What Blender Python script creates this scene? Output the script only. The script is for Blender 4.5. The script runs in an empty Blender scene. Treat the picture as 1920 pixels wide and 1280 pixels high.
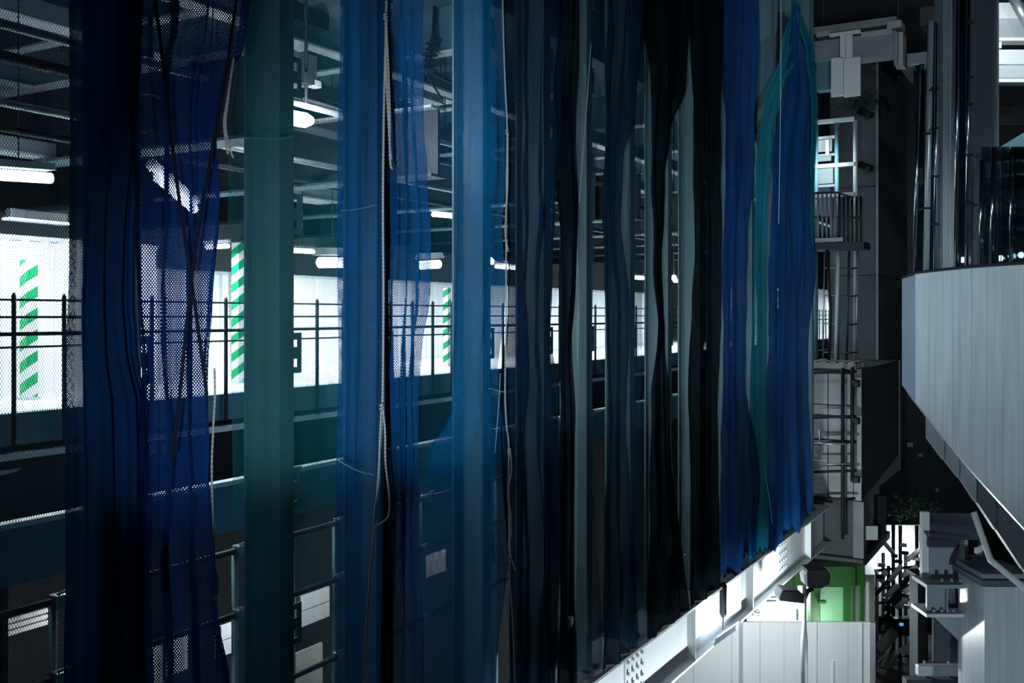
import bpy, bmesh, math, random
from mathutils import Vector, Matrix, noise

# ---------------------------------------------------------------- camera / world / exposure
sc = bpy.context.scene
col = sc.collection
EZ = 9.5                                   # eye height above the street
F = 1867.0                                 # focal length in pixels of a 1920 wide frame
AL = math.atan(1080.0 / F)                 # the screen of posts runs 30 degrees off the view axis
CA, SA = math.cos(AL), math.sin(AL)
HZ = 590.0                                 # horizon row

cam = bpy.data.cameras.new('camera')
cam.sensor_width = 36.0
cam.lens = F / 1920.0 * 36.0
cam.shift_y = -50.0 / 1920.0
cam.clip_end = 400
cam_o = bpy.data.objects.new('camera', cam)
col.objects.link(cam_o)
cam_o.location = (0, 0, EZ)
cam_o.rotation_euler = (math.pi / 2, 0, AL)
sc.camera = cam_o

w = bpy.data.worlds.new('night_sky')
sc.world = w
w.use_nodes = True
wb = w.node_tree.nodes['Background']
wb.inputs[0].default_value = (0.10, 0.22, 0.42, 1)
wb.inputs[1].default_value = 0.008

vs = sc.view_settings
vs.view_transform = 'Standard'
vs.look = 'None'
vs.exposure = 0.0
vs.gamma = 1.0
vs.use_curve_mapping = False
try:
    sc.cycles.transparent_max_bounces = 24
except Exception:
    pass

# ---------------------------------------------------------------- coordinates
# wall frame: u along the screen of posts (world +Y), v distance to the left of the camera (world -X), z relative to the eye
def W(u, v, z): return Vector((-v, u, z + EZ))
def kx(x): return (x - 960.0) / F
def u_at(x, v):
    k = kx(x)
    return v * (CA + k * SA) / (SA - k * CA)
def v_at(x, u):
    k = kx(x)
    return u * (SA - k * CA) / (CA + k * SA)
def depth(u, v): return u * CA + v * SA
def z_at(y, u, v): return (HZ - y) / F * depth(u, v)
def P(x, y, v):
    u = u_at(x, v)
    return W(u, v, z_at(y, u, v))
def N(x, y, u):
    v = v_at(x, u)
    return W(u, v, z_at(y, u, v))
def Q(x, y, d):
    xc = kx(x) * d
    return Vector((xc * CA - d * SA, xc * SA + d * CA, (HZ - y) / F * d + EZ))

def spot(name, loc, target, power, colr, size=60, blend=.5, radius=.15):
    l = bpy.data.lights.new(name, 'SPOT')
    l.energy = power; l.color = colr; l.spot_size = math.radians(size); l.spot_blend = blend; l.shadow_soft_size = radius
    o = bpy.data.objects.new(name, l); col.objects.link(o)
    o.location = loc
    o.rotation_euler = (Vector(target) - Vector(loc)).to_track_quat('-Z', 'Y').to_euler()
    return o
def arealight(name, loc, target, power, colr, sx, sy=None):
    l = bpy.data.lights.new(name, 'AREA')
    l.energy = power; l.color = colr; l.shape = 'RECTANGLE'; l.size = sx; l.size_y = sy or sx
    o = bpy.data.objects.new(name, l); col.objects.link(o)
    o.location = loc
    o.rotation_euler = (Vector(target) - Vector(loc)).to_track_quat('-Z', 'Y').to_euler()
    return o

# unseen floods added behind the photographer to light the nets, cut off by flaps
LAMP1 = W(-1.2, 0.2, -1.15)
LAMP2 = W(-0.5, -3.4, -1.25)
COOL = (.62, .84, 1.0)
spot('net_fill_near', LAMP1, W(10.6, 5.7, 0.2), 2200, COOL, 44, 1.0, .02)
spot('net_fill_far', LAMP2, W(21.0, 5.7, 0.6), 2000, COOL, 16, .9, .02)
# a spot added behind and above the photographer to fill the pier and cap
spot('pier_fill_light', W(-4, -7, 6.0), W(26, 3.5, 3.0), 3600, (.70, .88, 1.0), 34, .8, .4)
# a lamp added out of view at left to brighten the curved parapet
spot('parapet_fill_light', W(1.8, 4.4, 2.6), W(14.4, .9, 0.0), 1900, (.70, .89, 1.0), 25, .6, .25)
# a light strip added below the frame to whiten the girder
la = bpy.data.lights.new('girder_fill_strip', 'AREA'); la.shape = 'RECTANGLE'; la.size = 11; la.size_y = .15; la.energy = 125; la.color = (.85, .96, 1.0); la.spread = math.radians(26)
lo_ = bpy.data.objects.new('girder_fill_strip', la); col.objects.link(lo_); lo_.location = W(14.5, 3.3, -8.9)
dz_ = (W(14.5, 5.7, -5.7) - W(14.5, 3.3, -8.9)).normalized(); ax_ = Vector((0, 1, 0)); zz_ = -dz_
lo_.rotation_euler = Matrix((ax_, zz_.cross(ax_), zz_)).transposed().to_euler()
# an unseen spot added at right to brighten the pale corner column
spot('column_fill_light', W(6.0, -3.0, -7.2), W(16.6, .9, -4.8), 1500, (.72, .89, 1.0), 26, .7, .2)

# ---------------------------------------------------------------- materials
M = {}
def mat(name, base, rough=.6, metal=0.0, var=.25, scale=3.0, streak=False, bump=0.0, emit=None, es=0.0, spec=.5):
    m = bpy.data.materials.new(name); m.use_nodes = True
    nt = m.node_tree; b = nt.nodes['Principled BSDF']
    b.inputs['Roughness'].default_value = rough
    b.inputs['Metallic'].default_value = metal
    b.inputs['Specular IOR Level'].default_value = spec
    tc = nt.nodes.new('ShaderNodeTexCoord'); mp = nt.nodes.new('ShaderNodeMapping')
    nt.links.new(tc.outputs['Object'], mp.inputs[0])
    if streak: mp.inputs['Scale'].default_value = (6, 6, .35)
    ns = nt.nodes.new('ShaderNodeTexNoise'); ns.inputs['Scale'].default_value = scale; ns.inputs['Detail'].default_value = 6
    nt.links.new(mp.outputs[0], ns.inputs['Vector'])
    mx = nt.nodes.new('ShaderNodeMix'); mx.data_type = 'RGBA'
    lo = [c * (1 - var) for c in base]; hi = [min(1, c * (1 + var)) for c in base]
    mx.inputs['A'].default_value = (*lo, 1); mx.inputs['B'].default_value = (*hi, 1)
    nt.links.new(ns.outputs['Fac'], mx.inputs['Factor'])
    nt.links.new(mx.outputs['Result'], b.inputs['Base Color'])
    if bump:
        bp = nt.nodes.new('ShaderNodeBump'); bp.inputs['Strength'].default_value = bump; bp.inputs['Distance'].default_value = .01
        n2 = nt.nodes.new('ShaderNodeTexNoise'); n2.inputs['Scale'].default_value = scale * 8
        nt.links.new(mp.outputs[0], n2.inputs['Vector']); nt.links.new(n2.outputs['Fac'], bp.inputs['Height'])
        nt.links.new(bp.outputs[0], b.inputs['Normal'])
    if emit:
        b.inputs['Emission Color'].default_value = (*emit, 1); b.inputs['Emission Strength'].default_value = es
    M[name] = m
    return m

mat('post_paint', (.13, .23, .26), .5, 0, .2, 2, True)
mat('girder_paint', (.62, .66, .68), .45, 0, .12, 2, False, .1)
mat('white_panel', (.80, .83, .84), .5, 0, .06, 3, True)
mat('parapet_panel', (.58, .66, .70), .32, 0, .30, 2.4, True)
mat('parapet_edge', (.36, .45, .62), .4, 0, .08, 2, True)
mat('concrete', (.26, .29, .31), .85, 0, .25, 2.5, False, .4)
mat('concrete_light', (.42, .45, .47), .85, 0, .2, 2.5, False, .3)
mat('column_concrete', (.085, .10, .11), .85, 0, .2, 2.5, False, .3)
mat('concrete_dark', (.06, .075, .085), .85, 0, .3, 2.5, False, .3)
mat('asphalt', (.05, .055, .06), .9, 0, .3, 6, False, .4)
mat('teal_steel', (.10, .22, .27), .5, 0, .2, 2)
mat('beam_steel', (.28, .34, .37), .5, 0, .2, 2)
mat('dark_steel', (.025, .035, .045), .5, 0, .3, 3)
mat('black_steel', (.008, .010, .013), .55, 0, .3, 3)
mat('ceiling_paint', (.09, .16, .19), .6, 0, .3, 1.5)
mat('bright_flange', (.70, .76, .78), .4, 0, .1, 3)
mat('pale_box', (.55, .62, .64), .5, 0, .12, 3)
mat('galvanised', (.45, .50, .52), .38, .7, .2, 8)
mat('chrome', (.75, .80, .83), .12, 1.0, .08, 3, True)
mat('brushed_column', (.52, .60, .64), .35, .5, .12, 2, True)
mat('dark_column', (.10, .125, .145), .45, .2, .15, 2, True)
mat('rope', (.72, .66, .60), .9, 0, .25, 40)
mat('dark_rope', (.01, .014, .03), .9, 0, .25, 40)
mat('twine_green', (.05, .45, .40), .8, 0, .2, 40)
mat('twine_pale', (.45, .62, .68), .8, 0, .2, 40)
mat('green_paint', (.018, .085, .012), .5, 0, .25, 4)
mat('green_light_panel', (.15, .33, .18), .5, 0, .12, 4)
mat('floor_paint', (.62, .66, .68), .6, 0, .15, 2)
mat('rubbish', (.80, .82, .82), .7, 0, .1, 9)
mat('wood', (.34, .33, .31), .8, 0, .3, 8)
mat('leaf', (.02, .06, .03), .7, 0, .4, 8)
mat('tube_glow', (.9, .95, 1), .5, 0, .02, 3, emit=(.80, .93, 1.0), es=7)
mat('lamp_glow', (.9, .95, 1), .5, 0, .02, 3, emit=(.86, .88, 1.0), es=14)
mat('small_glow', (.9, .95, 1), .5, 0, .02, 3, emit=(.75, .85, 1.0), es=9)
mat('screen_blue', (.1, .3, .8), .4, 0, .1, 3, emit=(.05, .35, .9), es=1.2)

def glass(name, colr, rough=.03):
    m = bpy.data.materials.new(name); m.use_nodes = True
    nt = m.node_tree; nt.nodes.clear()
    out = nt.nodes.new('ShaderNodeOutputMaterial')
    gl = nt.nodes.new('ShaderNodeBsdfGlossy'); gl.inputs['Roughness'].default_value = rough; gl.inputs['Color'].default_value = (.85, .95, .97, 1)
    tr = nt.nodes.new('ShaderNodeBsdfTransparent'); tr.inputs['Color'].default_value = (*colr, 1)
    lw = nt.nodes.new('ShaderNodeLayerWeight'); lw.inputs['Blend'].default_value = .45
    nz = nt.nodes.new('ShaderNodeTexNoise'); nz.inputs['Scale'].default_value = 2
    bp = nt.nodes.new('ShaderNodeBump'); bp.inputs['Strength'].default_value = .05
    nt.links.new(nz.outputs['Fac'], bp.inputs['Height']); nt.links.new(bp.outputs[0], gl.inputs['Normal'])
    mx = nt.nodes.new('ShaderNodeMixShader')
    nt.links.new(lw.outputs['Fresnel'], mx.inputs[0]); nt.links.new(tr.outputs[0], mx.inputs[1]); nt.links.new(gl.outputs[0], mx.inputs[2])
    nt.links.new(mx.outputs[0], out.inputs[0])
    M[name] = m
glass('facade_glass', (.35, .50, .52))

def stripes(name, a, b, freq=4.6):
    m = bpy.data.materials.new(name); m.use_nodes = True
    nt = m.node_tree; bs = nt.nodes['Principled BSDF']; bs.inputs['Roughness'].default_value = .5
    tc = nt.nodes.new('ShaderNodeTexCoord'); sp = nt.nodes.new('ShaderNodeSeparateXYZ')
    nt.links.new(tc.outputs['Object'], sp.inputs[0])
    def math_(op, p, q=None):
        n = nt.nodes.new('ShaderNodeMath'); n.operation = op
        for i, t in enumerate((p, q)):
            if t is None: continue
            if isinstance(t, (int, float)): n.inputs[i].default_value = t
            else: nt.links.new(t, n.inputs[i])
        return n.outputs[0]
    s = math_('SUBTRACT', sp.outputs[2], math_('MULTIPLY', math_('ADD', sp.outputs[0], sp.outputs[1]), .55))
    f = math_('FRACT', math_('MULTIPLY', s, freq))
    g = math_('GREATER_THAN', f, .5)
    mx = nt.nodes.new('ShaderNodeMix'); mx.data_type = 'RGBA'
    mx.inputs['A'].default_value = (*a, 1); mx.inputs['B'].default_value = (*b, 1)
    nt.links.new(g, mx.inputs['Factor']); nt.links.new(mx.outputs['Result'], bs.inputs['Base Color'])
    M[name] = m
stripes('hazard_stripe', (.80, .84, .84), (.0, .30, .10))

def netmat(name, colr, cover, cell=.012, translucent=.35, rough_noise=.25):
    """woven mesh: threads are real opaque strands in a diamond pattern, the holes between them are open"""
    m = bpy.data.materials.new(name); m.use_nodes = True
    nt = m.node_tree; nt.nodes.clear()
    out = nt.nodes.new('ShaderNodeOutputMaterial')
    uv = nt.nodes.new('ShaderNodeUVMap')
    sp = nt.nodes.new('ShaderNodeSeparateXYZ'); nt.links.new(uv.outputs[0], sp.inputs[0])
    def math_(op, p, q=None):
        n = nt.nodes.new('ShaderNodeMath'); n.operation = op
        for i, t in enumerate((p, q)):
            if t is None: continue
            if isinstance(t, (int, float)): n.inputs[i].default_value = t
            else: nt.links.new(t, n.inputs[i])
        return n.outputs[0]
    fr = 1.0 / cell
    a = math_('MULTIPLY', math_('ADD', sp.outputs[0], math_('MULTIPLY', sp.outputs[1], .62)), fr)
    b = math_('MULTIPLY', math_('SUBTRACT', sp.outputs[0], math_('MULTIPLY', sp.outputs[1], .62)), fr)
    pa = math_('PINGPONG', a, .5); pb = math_('PINGPONG', b, .5)     # 0..0.5
    mn = math_('MINIMUM', pa, pb)
    # cover = 1-(1-w)^2 where threads take the share w of each period
    wth = 1 - math.sqrt(1 - cover)
    nz = nt.nodes.new('ShaderNodeTexNoise'); nz.inputs['Scale'].default_value = 1.6; nz.inputs['Detail'].default_value = 4
    mpg = nt.nodes.new('ShaderNodeMapping'); mpg.inputs['Scale'].default_value = (5.0, .55, 1)
    nt.links.new(uv.outputs[0], mpg.inputs[0]); nt.links.new(mpg.outputs[0], nz.inputs['Vector'])
    thr = math_('MULTIPLY', math_('ADD', math_('MULTIPLY', math_('SUBTRACT', nz.outputs['Fac'], .5), rough_noise * 2), 1.0), wth * .5)
    mask = math_('LESS_THAN', mn, thr)
    n2 = nt.nodes.new('ShaderNodeTexNoise'); n2.inputs['Scale'].default_value = .9; n2.inputs['Detail'].default_value = 5
    nt.links.new(uv.outputs[0], n2.inputs['Vector'])
    cm = nt.nodes.new('ShaderNodeMix'); cm.data_type = 'RGBA'
    cm.inputs['A'].default_value = (*[c * .6 for c in colr], 1); cm.inputs['B'].default_value = (*[min(1, c * 1.4) for c in colr], 1)
    nt.links.new(n2.outputs['Fac'], cm.inputs['Factor'])
    df = nt.nodes.new('ShaderNodeBsdfDiffuse'); tl = nt.nodes.new('ShaderNodeBsdfTranslucent')
    nt.links.new(cm.outputs['Result'], df.inputs[0]); nt.links.new(cm.outputs['Result'], tl.inputs[0])
    m1 = nt.nodes.new('ShaderNodeMixShader'); m1.inputs[0].default_value = translucent * .45
    nt.links.new(df.outputs[0], m1.inputs[1]); nt.links.new(tl.outputs[0], m1.inputs[2])
    tr = nt.nodes.new('ShaderNodeBsdfTransparent')
    m2 = nt.nodes.new('ShaderNodeMixShader')
    nt.links.new(mask, m2.inputs[0]); nt.links.new(tr.outputs[0], m2.inputs[1]); nt.links.new(m1.outputs[0], m2.inputs[2])
    nt.links.new(m2.outputs[0], out.inputs[0])
    M[name] = m

# ---------------------------------------------------------------- mesh helpers
class MB:
    def __init__(s): s.v = []; s.f = []; s.uv = None; s.smooth = False
    def hexa(s, c):                       # eight corners: bottom loop then top loop
        n = len(s.v); s.v += [Vector(p) for p in c]
        for q in ((0, 3, 2, 1), (4, 5, 6, 7), (0, 1, 5, 4), (1, 2, 6, 5), (2, 3, 7, 6), (3, 0, 4, 7)):
            s.f.append([n + i for i in q])
        return s
    def box(s, x0, x1, y0, y1, z0, z1):
        return s.hexa([(x0, y0, z0), (x1, y0, z0), (x1, y1, z0), (x0, y1, z0), (x0, y0, z1), (x1, y0, z1), (x1, y1, z1), (x0, y1, z1)])
    def wbox(s, u0, u1, v0, v1, z0, z1): return s.box(-v1, -v0, u0, u1, z0 + EZ, z1 + EZ)
    def slab(s, a, b, z0, z1, nrm, th):   # vertical slab whose front face runs a->b in plan, thickness along nrm
        a = Vector(a); b = Vector(b); n = Vector((nrm[0], nrm[1], 0)).normalized() * th
        q = [(a.x, a.y), (b.x, b.y), (b.x + n.x, b.y + n.y), (a.x + n.x, a.y + n.y)]
        return s.hexa([(x, y, z0) for x, y in q] + [(x, y, z1) for x, y in q])
    def tube(s, pts, r, n=8, caps=True):
        pts = [Vector(p) for p in pts]; base = len(s.v); k = len(pts)
        rr = r if isinstance(r, (list, tuple)) else [r] * k
        prev = None
        for i, p in enumerate(pts):
            t = (pts[min(i + 1, k - 1)] - pts[max(i - 1, 0)])
            if t.length < 1e-9: t = Vector((0, 0, 1))
            t.normalize()
            if prev is None:
                a = t.cross(Vector((0, 0, 1)))
                if a.length < 1e-3: a = t.cross(Vector((1, 0, 0)))
                a.normalize()
            else:
                a = prev - t * prev.dot(t)
                if a.length < 1e-6: a = t.orthogonal()
                a.normalize()
            prev = a; b = t.cross(a)
            for j in range(n):
                an = 2 * math.pi * j / n
                s.v.append(p + (a * math.cos(an) + b * math.sin(an)) * rr[i])
        for i in range(k - 1):
            for j in range(n):
                j2 = (j + 1) % n
                s.f.append([base + i * n + j, base + i * n + j2, base + (i + 1) * n + j2, base + (i + 1) * n + j])
        if caps:
            s.f.append([base + j for j in range(n)][::-1]); s.f.append([base + (k - 1) * n + j for j in range(n)])
        s.smooth = True
        return s
    def prism(s, poly, d):                # planar polygon extruded by vector d
        n = len(s.v); k = len(poly); d = Vector(d)
        s.v += [Vector(p) for p in poly] + [Vector(p) + d for p in poly]
        s.f.append(list(range(n, n + k))[::-1]); s.f.append(list(range(n + k, n + 2 * k)))
        for i in range(k):
            j = (i + 1) % k
            s.f.append([n + i, n + j, n + k + j, n + k + i])
        return s
    def build(s, name, m, parent=None, bevel=0.0, origin=None):
        me = bpy.data.meshes.new(name)
        if parent is not None: o0 = parent_origin(parent)
        elif origin is not None: o0 = Vector(origin)
        else:
            xs = [p.x for p in s.v]; ys = [p.y for p in s.v]; zs = [p.z for p in s.v]
            o0 = Vector(((min(xs) + max(xs)) / 2, (min(ys) + max(ys)) / 2, min(zs)))
        me.from_pydata([tuple(p - o0) for p in s.v], [], s.f)
        bm = bmesh.new(); bm.from_mesh(me); bmesh.ops.recalc_face_normals(bm, faces=bm.faces); bm.to_mesh(me); bm.free()
        me.materials.append(M[m])
        if s.smooth:
            me.polygons.foreach_set('use_smooth', [len(p.vertices) == 4 for p in me.polygons])
        o = bpy.data.objects.new(name, me); col.objects.link(o)
        if parent is not None: o.parent = parent
        else: o.location = o0
        if bevel:
            bv = o.modifiers.new('bevel', 'BEVEL'); bv.width = bevel; bv.segments = 2; bv.limit_method = 'ANGLE'
        return o
def parent_origin(o):
    p = Vector((0, 0, 0))
    while o is not None:
        p = p + o.location; o = o.parent
    return p
def tag(o, label=None, cat=None, group=None, kind=None):
    if label: o['label'] = label
    if cat: o['category'] = cat
    if group: o['group'] = group
    if kind: o['kind'] = kind
    return o
def thing(name, label, cat, loc, group=None):
    o = bpy.data.objects.new(name, None); col.objects.link(o); o.location = loc; o.empty_display_size = .2
    return tag(o, label, cat, group)
def inst(src, parent, delta):             # another piece sharing the mesh of src
    c = src.copy(); col.objects.link(c); c.parent = parent; c.location = src.location + Vector(delta)
    return c
def structure(o): o['kind'] = 'structure'; return o
ORD = ['first', 'second', 'third', 'fourth', 'fifth', 'sixth', 'seventh', 'eighth', 'ninth', 'tenth', 'eleventh', 'twelfth', 'thirteenth', 'fourteenth', 'fifteenth']

# ---------------------------------------------------------------- the setting: street, station floor, walls, ceiling
structure(MB().box(-40, 40, -12, 70, -.1, 0).build('ground', 'asphalt'))
FV = 8.0                                   # edge of the platform
U0, U1 = 2.0, 58.0
structure(MB().wbox(U0, U1, FV + .12, 16.0, -1.02, -.86).build('floor', 'floor_paint'))
structure(MB().wbox(U0, U1, 16.0, 16.2, -1.0, 4.2).build('wall_back', 'white_panel'))
structure(MB().wbox(U0 - .2, U0, FV, 16.2, -1.0, 4.2).build('wall_near', 'white_panel'))
structure(MB().wbox(U0, U1, 7.0, 16.2, 4.2, 4.4).build('ceiling', 'ceiling_paint'))
structure(MB().wbox(U0, U1, 13.0, 13.2, -EZ, -2.5).build('wall_lower', 'concrete_dark'))
# platform edge: teal kerb, pale strip, dark recess, pale flange, teal fascia
o = structure(MB().wbox(U0, U1, FV - .02, FV + .12, -1.12, -.845).build('trim_1', 'teal_steel'))
o = structure(MB().wbox(U0, U1, FV - .06, FV + .10, -1.24, -1.185).build('trim_2', 'bright_flange'))
o = structure(MB().wbox(U0, U1, FV + .25, FV + .35, -1.85, -1.02).build('trim_3', 'black_steel'))
o = structure(MB().wbox(U0, U1, FV - .60, FV - .48, -1.70, -1.655).build('trim_4', 'bright_flange'))
o = structure(MB().wbox(U0, U1, FV - .58, FV - .5, -2.16, -1.70).build('trim_5', 'teal_steel'))
structure(MB().wbox(U0, U1, FV - .5, 13.0, -2.16, -2.06).build('trim_6', 'dark_steel'))

# unseen flaps added to shape the low shadow line of the two floods
for loc, lab in ((LAMP1, 'unseen black flap added behind the photographer to cut off the near flood below'), (LAMP2, 'unseen black flap added behind the photographer to cut off the second flood below')):
    d = Vector((-.5, .86, 0)) if loc is LAMP1 else Vector((-.36, .93, 0))
    sd = Vector((d.y, -d.x, 0))
    a = loc + d * .06; b = loc + d * .62
    h = thing('added_flood_rig', lab, 'floodlight', Vector((loc.x, loc.y, 0)))
    MB().hexa([a - sd * .25 - Vector((0, 0, .05)), a + sd * .25 - Vector((0, 0, .05)), b + sd * .6 - Vector((0, 0, .05)), b - sd * .6 - Vector((0, 0, .05)),
               a - sd * .25 - Vector((0, 0, .03)), a + sd * .25 - Vector((0, 0, .03)), b + sd * .6 - Vector((0, 0, .015)), b - sd * .6 - Vector((0, 0, .015))]).build('flap', 'black_steel', h)
    MB().box(loc.x - .2, loc.x + .2, loc.y - .35, loc.y - .05, loc.z - .15, loc.z + .15).build('housing', 'black_steel', h)
    MB().tube([Vector((loc.x, loc.y - .2, 0)), loc + Vector((0, -.2, -.15))], .05, 8).build('mast', 'black_steel', h)

# ---------------------------------------------------------------- girder under the screen of posts
GT = -4.72
g = thing('steel_girder', 'long white steel girder carrying the row of netted posts, lit from below', 'girder', W(10, 5.75, GT - .97))
MB().wbox(2, 25.3, 5.70, 5.73, GT - .93, GT - .04).build('web', 'girder_paint', g)
MB().wbox(2, 25.3, 5.50, 6.20, GT - .04, GT).build('top_flange', 'girder_paint', g)
MB().wbox(2, 25.3, 5.55, 5.95, GT - .97, GT - .93).build('bottom_flange', 'girder_paint', g)
for px in (1188, 1466):
    u = u_at(px, 5.69)
    s = MB().wbox(u - .33, u + .33, 5.675, 5.70, GT - .80, GT - .14).build('splice_plate', 'girder_paint', g, .004)
    first = None
    for i in range(4):
        for j in range(4):
            uu = u - .26 + j * .17; zz = GT - .72 + i * .165
            b = MB().tube([W(uu, 5.676, zz), W(uu, 5.645, zz)], .028, 6).build('bolt', 'beam_steel', s)
for px in (1290, 1400, 1510):
    u = u_at(px, 5.69)
    MB().wbox(u - .008, u + .008, 5.56, 5.70, GT - .93, GT - .04).build('stiffener', 'girder_paint', g)
# drain slot cover hanging on the girder
dp = thing('drain_pipe', 'black round-ended drain pipe hanging down the face of the white girder', 'pipe', P(1356, 1160, 5.5))
MB().tube([P(1356, 1092, 5.5), P(1356, 1097, 5.5), P(1356, 1150, 5.5), P(1356, 1157, 5.5)], [.03, .065, .065, .03], 10).build('pipe_body', 'black_steel', dp)
MB().tube([P(1356, 1155, 5.5), P(1356, 1180, 5.5)], .012, 6).build('drain_hose', 'black_steel', dp)
# lamp fixed under the girder that washes the web
ul = thing('girder_lamp', 'slim metal lamp fixed under the white girder beside the black drain pipe', 'lamp', P(1362, 1196, 5.35))
MB().hexa([P(1338, 1212, 5.48), P(1390, 1174, 5.48), P(1390, 1174, 5.30), P(1338, 1212, 5.30), P(1338, 1200, 5.48), P(1390, 1163, 5.48), P(1390, 1163, 5.30), P(1338, 1200, 5.30)]).build('lamp_housing', 'galvanised', ul, .01)
MB().hexa([P(1345, 1204, 5.46), P(1385, 1175, 5.46), P(1385, 1175, 5.34), P(1345, 1204, 5.34), P(1345, 1193, 5.46), P(1385, 1164, 5.46), P(1385, 1164, 5.34), P(1345, 1193, 5.34)]).build('diffuser', 'small_glow', ul)
for x, tx, ty in ((1335, 1310, 1120), (1380, 1400, 1080)):
    spot('girder_lamp_light', P(x, 1210 if x < 1350 else 1178, 5.30), P(tx, ty, 5.72), 36, (.9, .97, 1.0), 95, .35, .03)

# ---------------------------------------------------------------- the posts
post_u = [3.18, 4.66, 6.21, 7.50, 9.38, 10.80, 12.0, 13.45, 14.95, 16.45, 17.95, 19.5, 21.2, 22.9, 24.45]
PZ0, PZ1 = GT, 9.0
FVF, BVF = 5.75, 6.15                       # front and back flange
def h_post(u, label):
    r = thing('steel_post', label, 'post', W(u, 5.95, PZ0), 'steel posts of the netted screen')
    MB().wbox(u - .085, u + .085, FVF, FVF + .022, PZ0, PZ1).build('front_flange', 'post_paint', r)
    MB().wbox(u - .085, u + .085, BVF - .022, BVF, PZ0, PZ1).build('back_flange', 'post_paint', r)
    MB().wbox(u - .008, u + .008, FVF + .022, BVF - .022, PZ0, PZ1).build('web', 'post_paint', r)
    MB().wbox(u - .16, u + .16, FVF - .05, BVF + .05, PZ0, PZ0 + .03).build('base_plate', 'post_paint', r)
    return r
def cleat_mesh():
    # plate with two square holes, in the plane of u and z
    mb = MB()
    w2, h2, t = .075, .17, .006
    def piece(u0, u1, z0, z1): mb.box(-t, t, u0, u1, z0, z1)
    piece(-w2, w2, h2 - .05, h2); piece(-w2, w2, -.05, .05); piece(-w2, w2, -h2, -h2 + .05)
    piece(-w2, -.03, .05, h2 - .05); piece(.03, w2, .05, h2 - .05)
    piece(-w2, -.03, -h2 + .05, -.05); piece(.03, w2, -h2 + .05, -.05)
    return mb
posts = []
for i, u in enumerate(post_u):
    lab = 'grey-teal steel H-section post standing on the white girder, ' + (ORD[i - 1] + ' from the left' if i else 'just outside the left edge')
    if i == 0: continue
    r = h_post(u, lab); posts.append(r)
    src = None
    for z in (-.32, .85, 2.0, 3.15, 4.3, -1.45, -2.6):
        if src is None:
            src = cleat_mesh().build('cleat_plate', 'teal_steel', None, 0, (0, 0, 0))
            src.parent = r; src.location = W(u + .135, FVF + .032, z) - r.location
            c0 = src
        else:
            c = c0.copy(); col.objects.link(c); c.parent = r; c.location = W(u + .135, FVF + .032, z) - r.location

# ---------------------------------------------------------------- nets
netmat('net_grey_fine', (.05, .10, .14), .34, .020, .3)
netmat('net_navy_dense', (.010, .085, .25), .93, .012, .25)
netmat('net_navy', (.008, .050, .20), .82, .016, .35, .6)
netmat('net_teal', (.02, .20, .24), .38, .019, .3)
netmat('net_teal_open', (.02, .16, .24), .28, .020, .3)
netmat('net_blue', (.008, .12, .32), .72, .016, .35)
netmat('net_blue_bright', (.008, .19, .42), .76, .017, .35)
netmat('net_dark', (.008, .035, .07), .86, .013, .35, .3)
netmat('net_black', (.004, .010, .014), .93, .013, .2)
netmat('net_slate', (.03, .10, .14), .52, .013, .35)
netmat('net_royal', (.008, .065, .23), .90, .012, .3)
netmat('net_cyan', (.012, .22, .30), .90, .012, .4)

def interp(tab, z):
    if z >= tab[0][0]: return tab[0][1]
    for (za, a), (zb, b) in zip(tab, tab[1:]):
        if z >= zb:
            f = (z - zb) / (za - zb) if za != zb else 0
            f = f * f * (3 - 2 * f)
            return b + (a - b) * f
    return tab[-1][1]
def net(label, left, right, v0, m, amp=.05, folds=4, seed=0, ztop=8.6, zbot=GT + .02, cols=44, rows=90, drift=.05, ragged=0.0, topcurve=None, name='safety_net', group='blue nets hung on the posts'):
    """left/right: (pixel row, pixel column) edge of the net as it hangs in the plane v0"""
    rnd = random.Random(seed)
    def tab(L):
        out = []
        for y, x in L:
            u = u_at(x, v0 - amp); out.append((z_at(y, u, v0 - amp), u))
        return sorted(out, key=lambda t: -t[0])
    L, R = tab(left), tab(right)
    ph = [rnd.uniform(0, 6.28) for _ in range(4)]
    mb = MB(); uvs = []
    for i in range(rows + 1):
        t = i / rows
        for j in range(cols + 1):
            s = j / cols
            zb = zbot + (ragged * (noise.noise(Vector((s * 9 + seed, 1.7, 0))) + .4 * noise.noise(Vector((s * 31, seed, 0)))) if ragged else 0)
            zt = ztop + (topcurve(s) if topcurve else 0)
            z = zt + (zb - zt) * t
            ul, ur = interp(L, z), interp(R, z)
            wob = drift * noise.noise(Vector((seed * 3.1, z * .7, s * 2)))
            u = ul + (ur - ul) * s + wob * .5
            a = amp * (.55 + .9 * abs(noise.noise(Vector((seed, z * .33, s * 1.5)))))
            dv = a * math.sin(2 * math.pi * folds * s + ph[0] + .9 * noise.noise(Vector((z * .5, s * 2, seed)))* 2)
            dv += a * .5 * math.sin(2 * math.pi * folds * 2.3 * s + ph[1] + z * .25)
            dv += amp * .5 * noise.noise(Vector((s * 6, z * 1.6, seed * 1.7)))
            mb.v.append(W(u, v0 - dv - amp, z))
            uvs.append((u * 1.12 + dv * .4, z))
    for i in range(rows):
        for j in range(cols):
            a = i * (cols + 1) + j
            mb.f.append([a, a + 1, a + cols + 2, a + cols + 1])
    mb.smooth = True
    o = mb.build(name, m)
    me = o.data
    uvl = me.uv_layers.new(name='UVMap')
    for p in me.polygons:
        for li in p.loop_indices:
            uvl.data[li].uv = uvs[me.loops[li].vertex_index]
    return tag(o, label, 'net', group)

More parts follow.
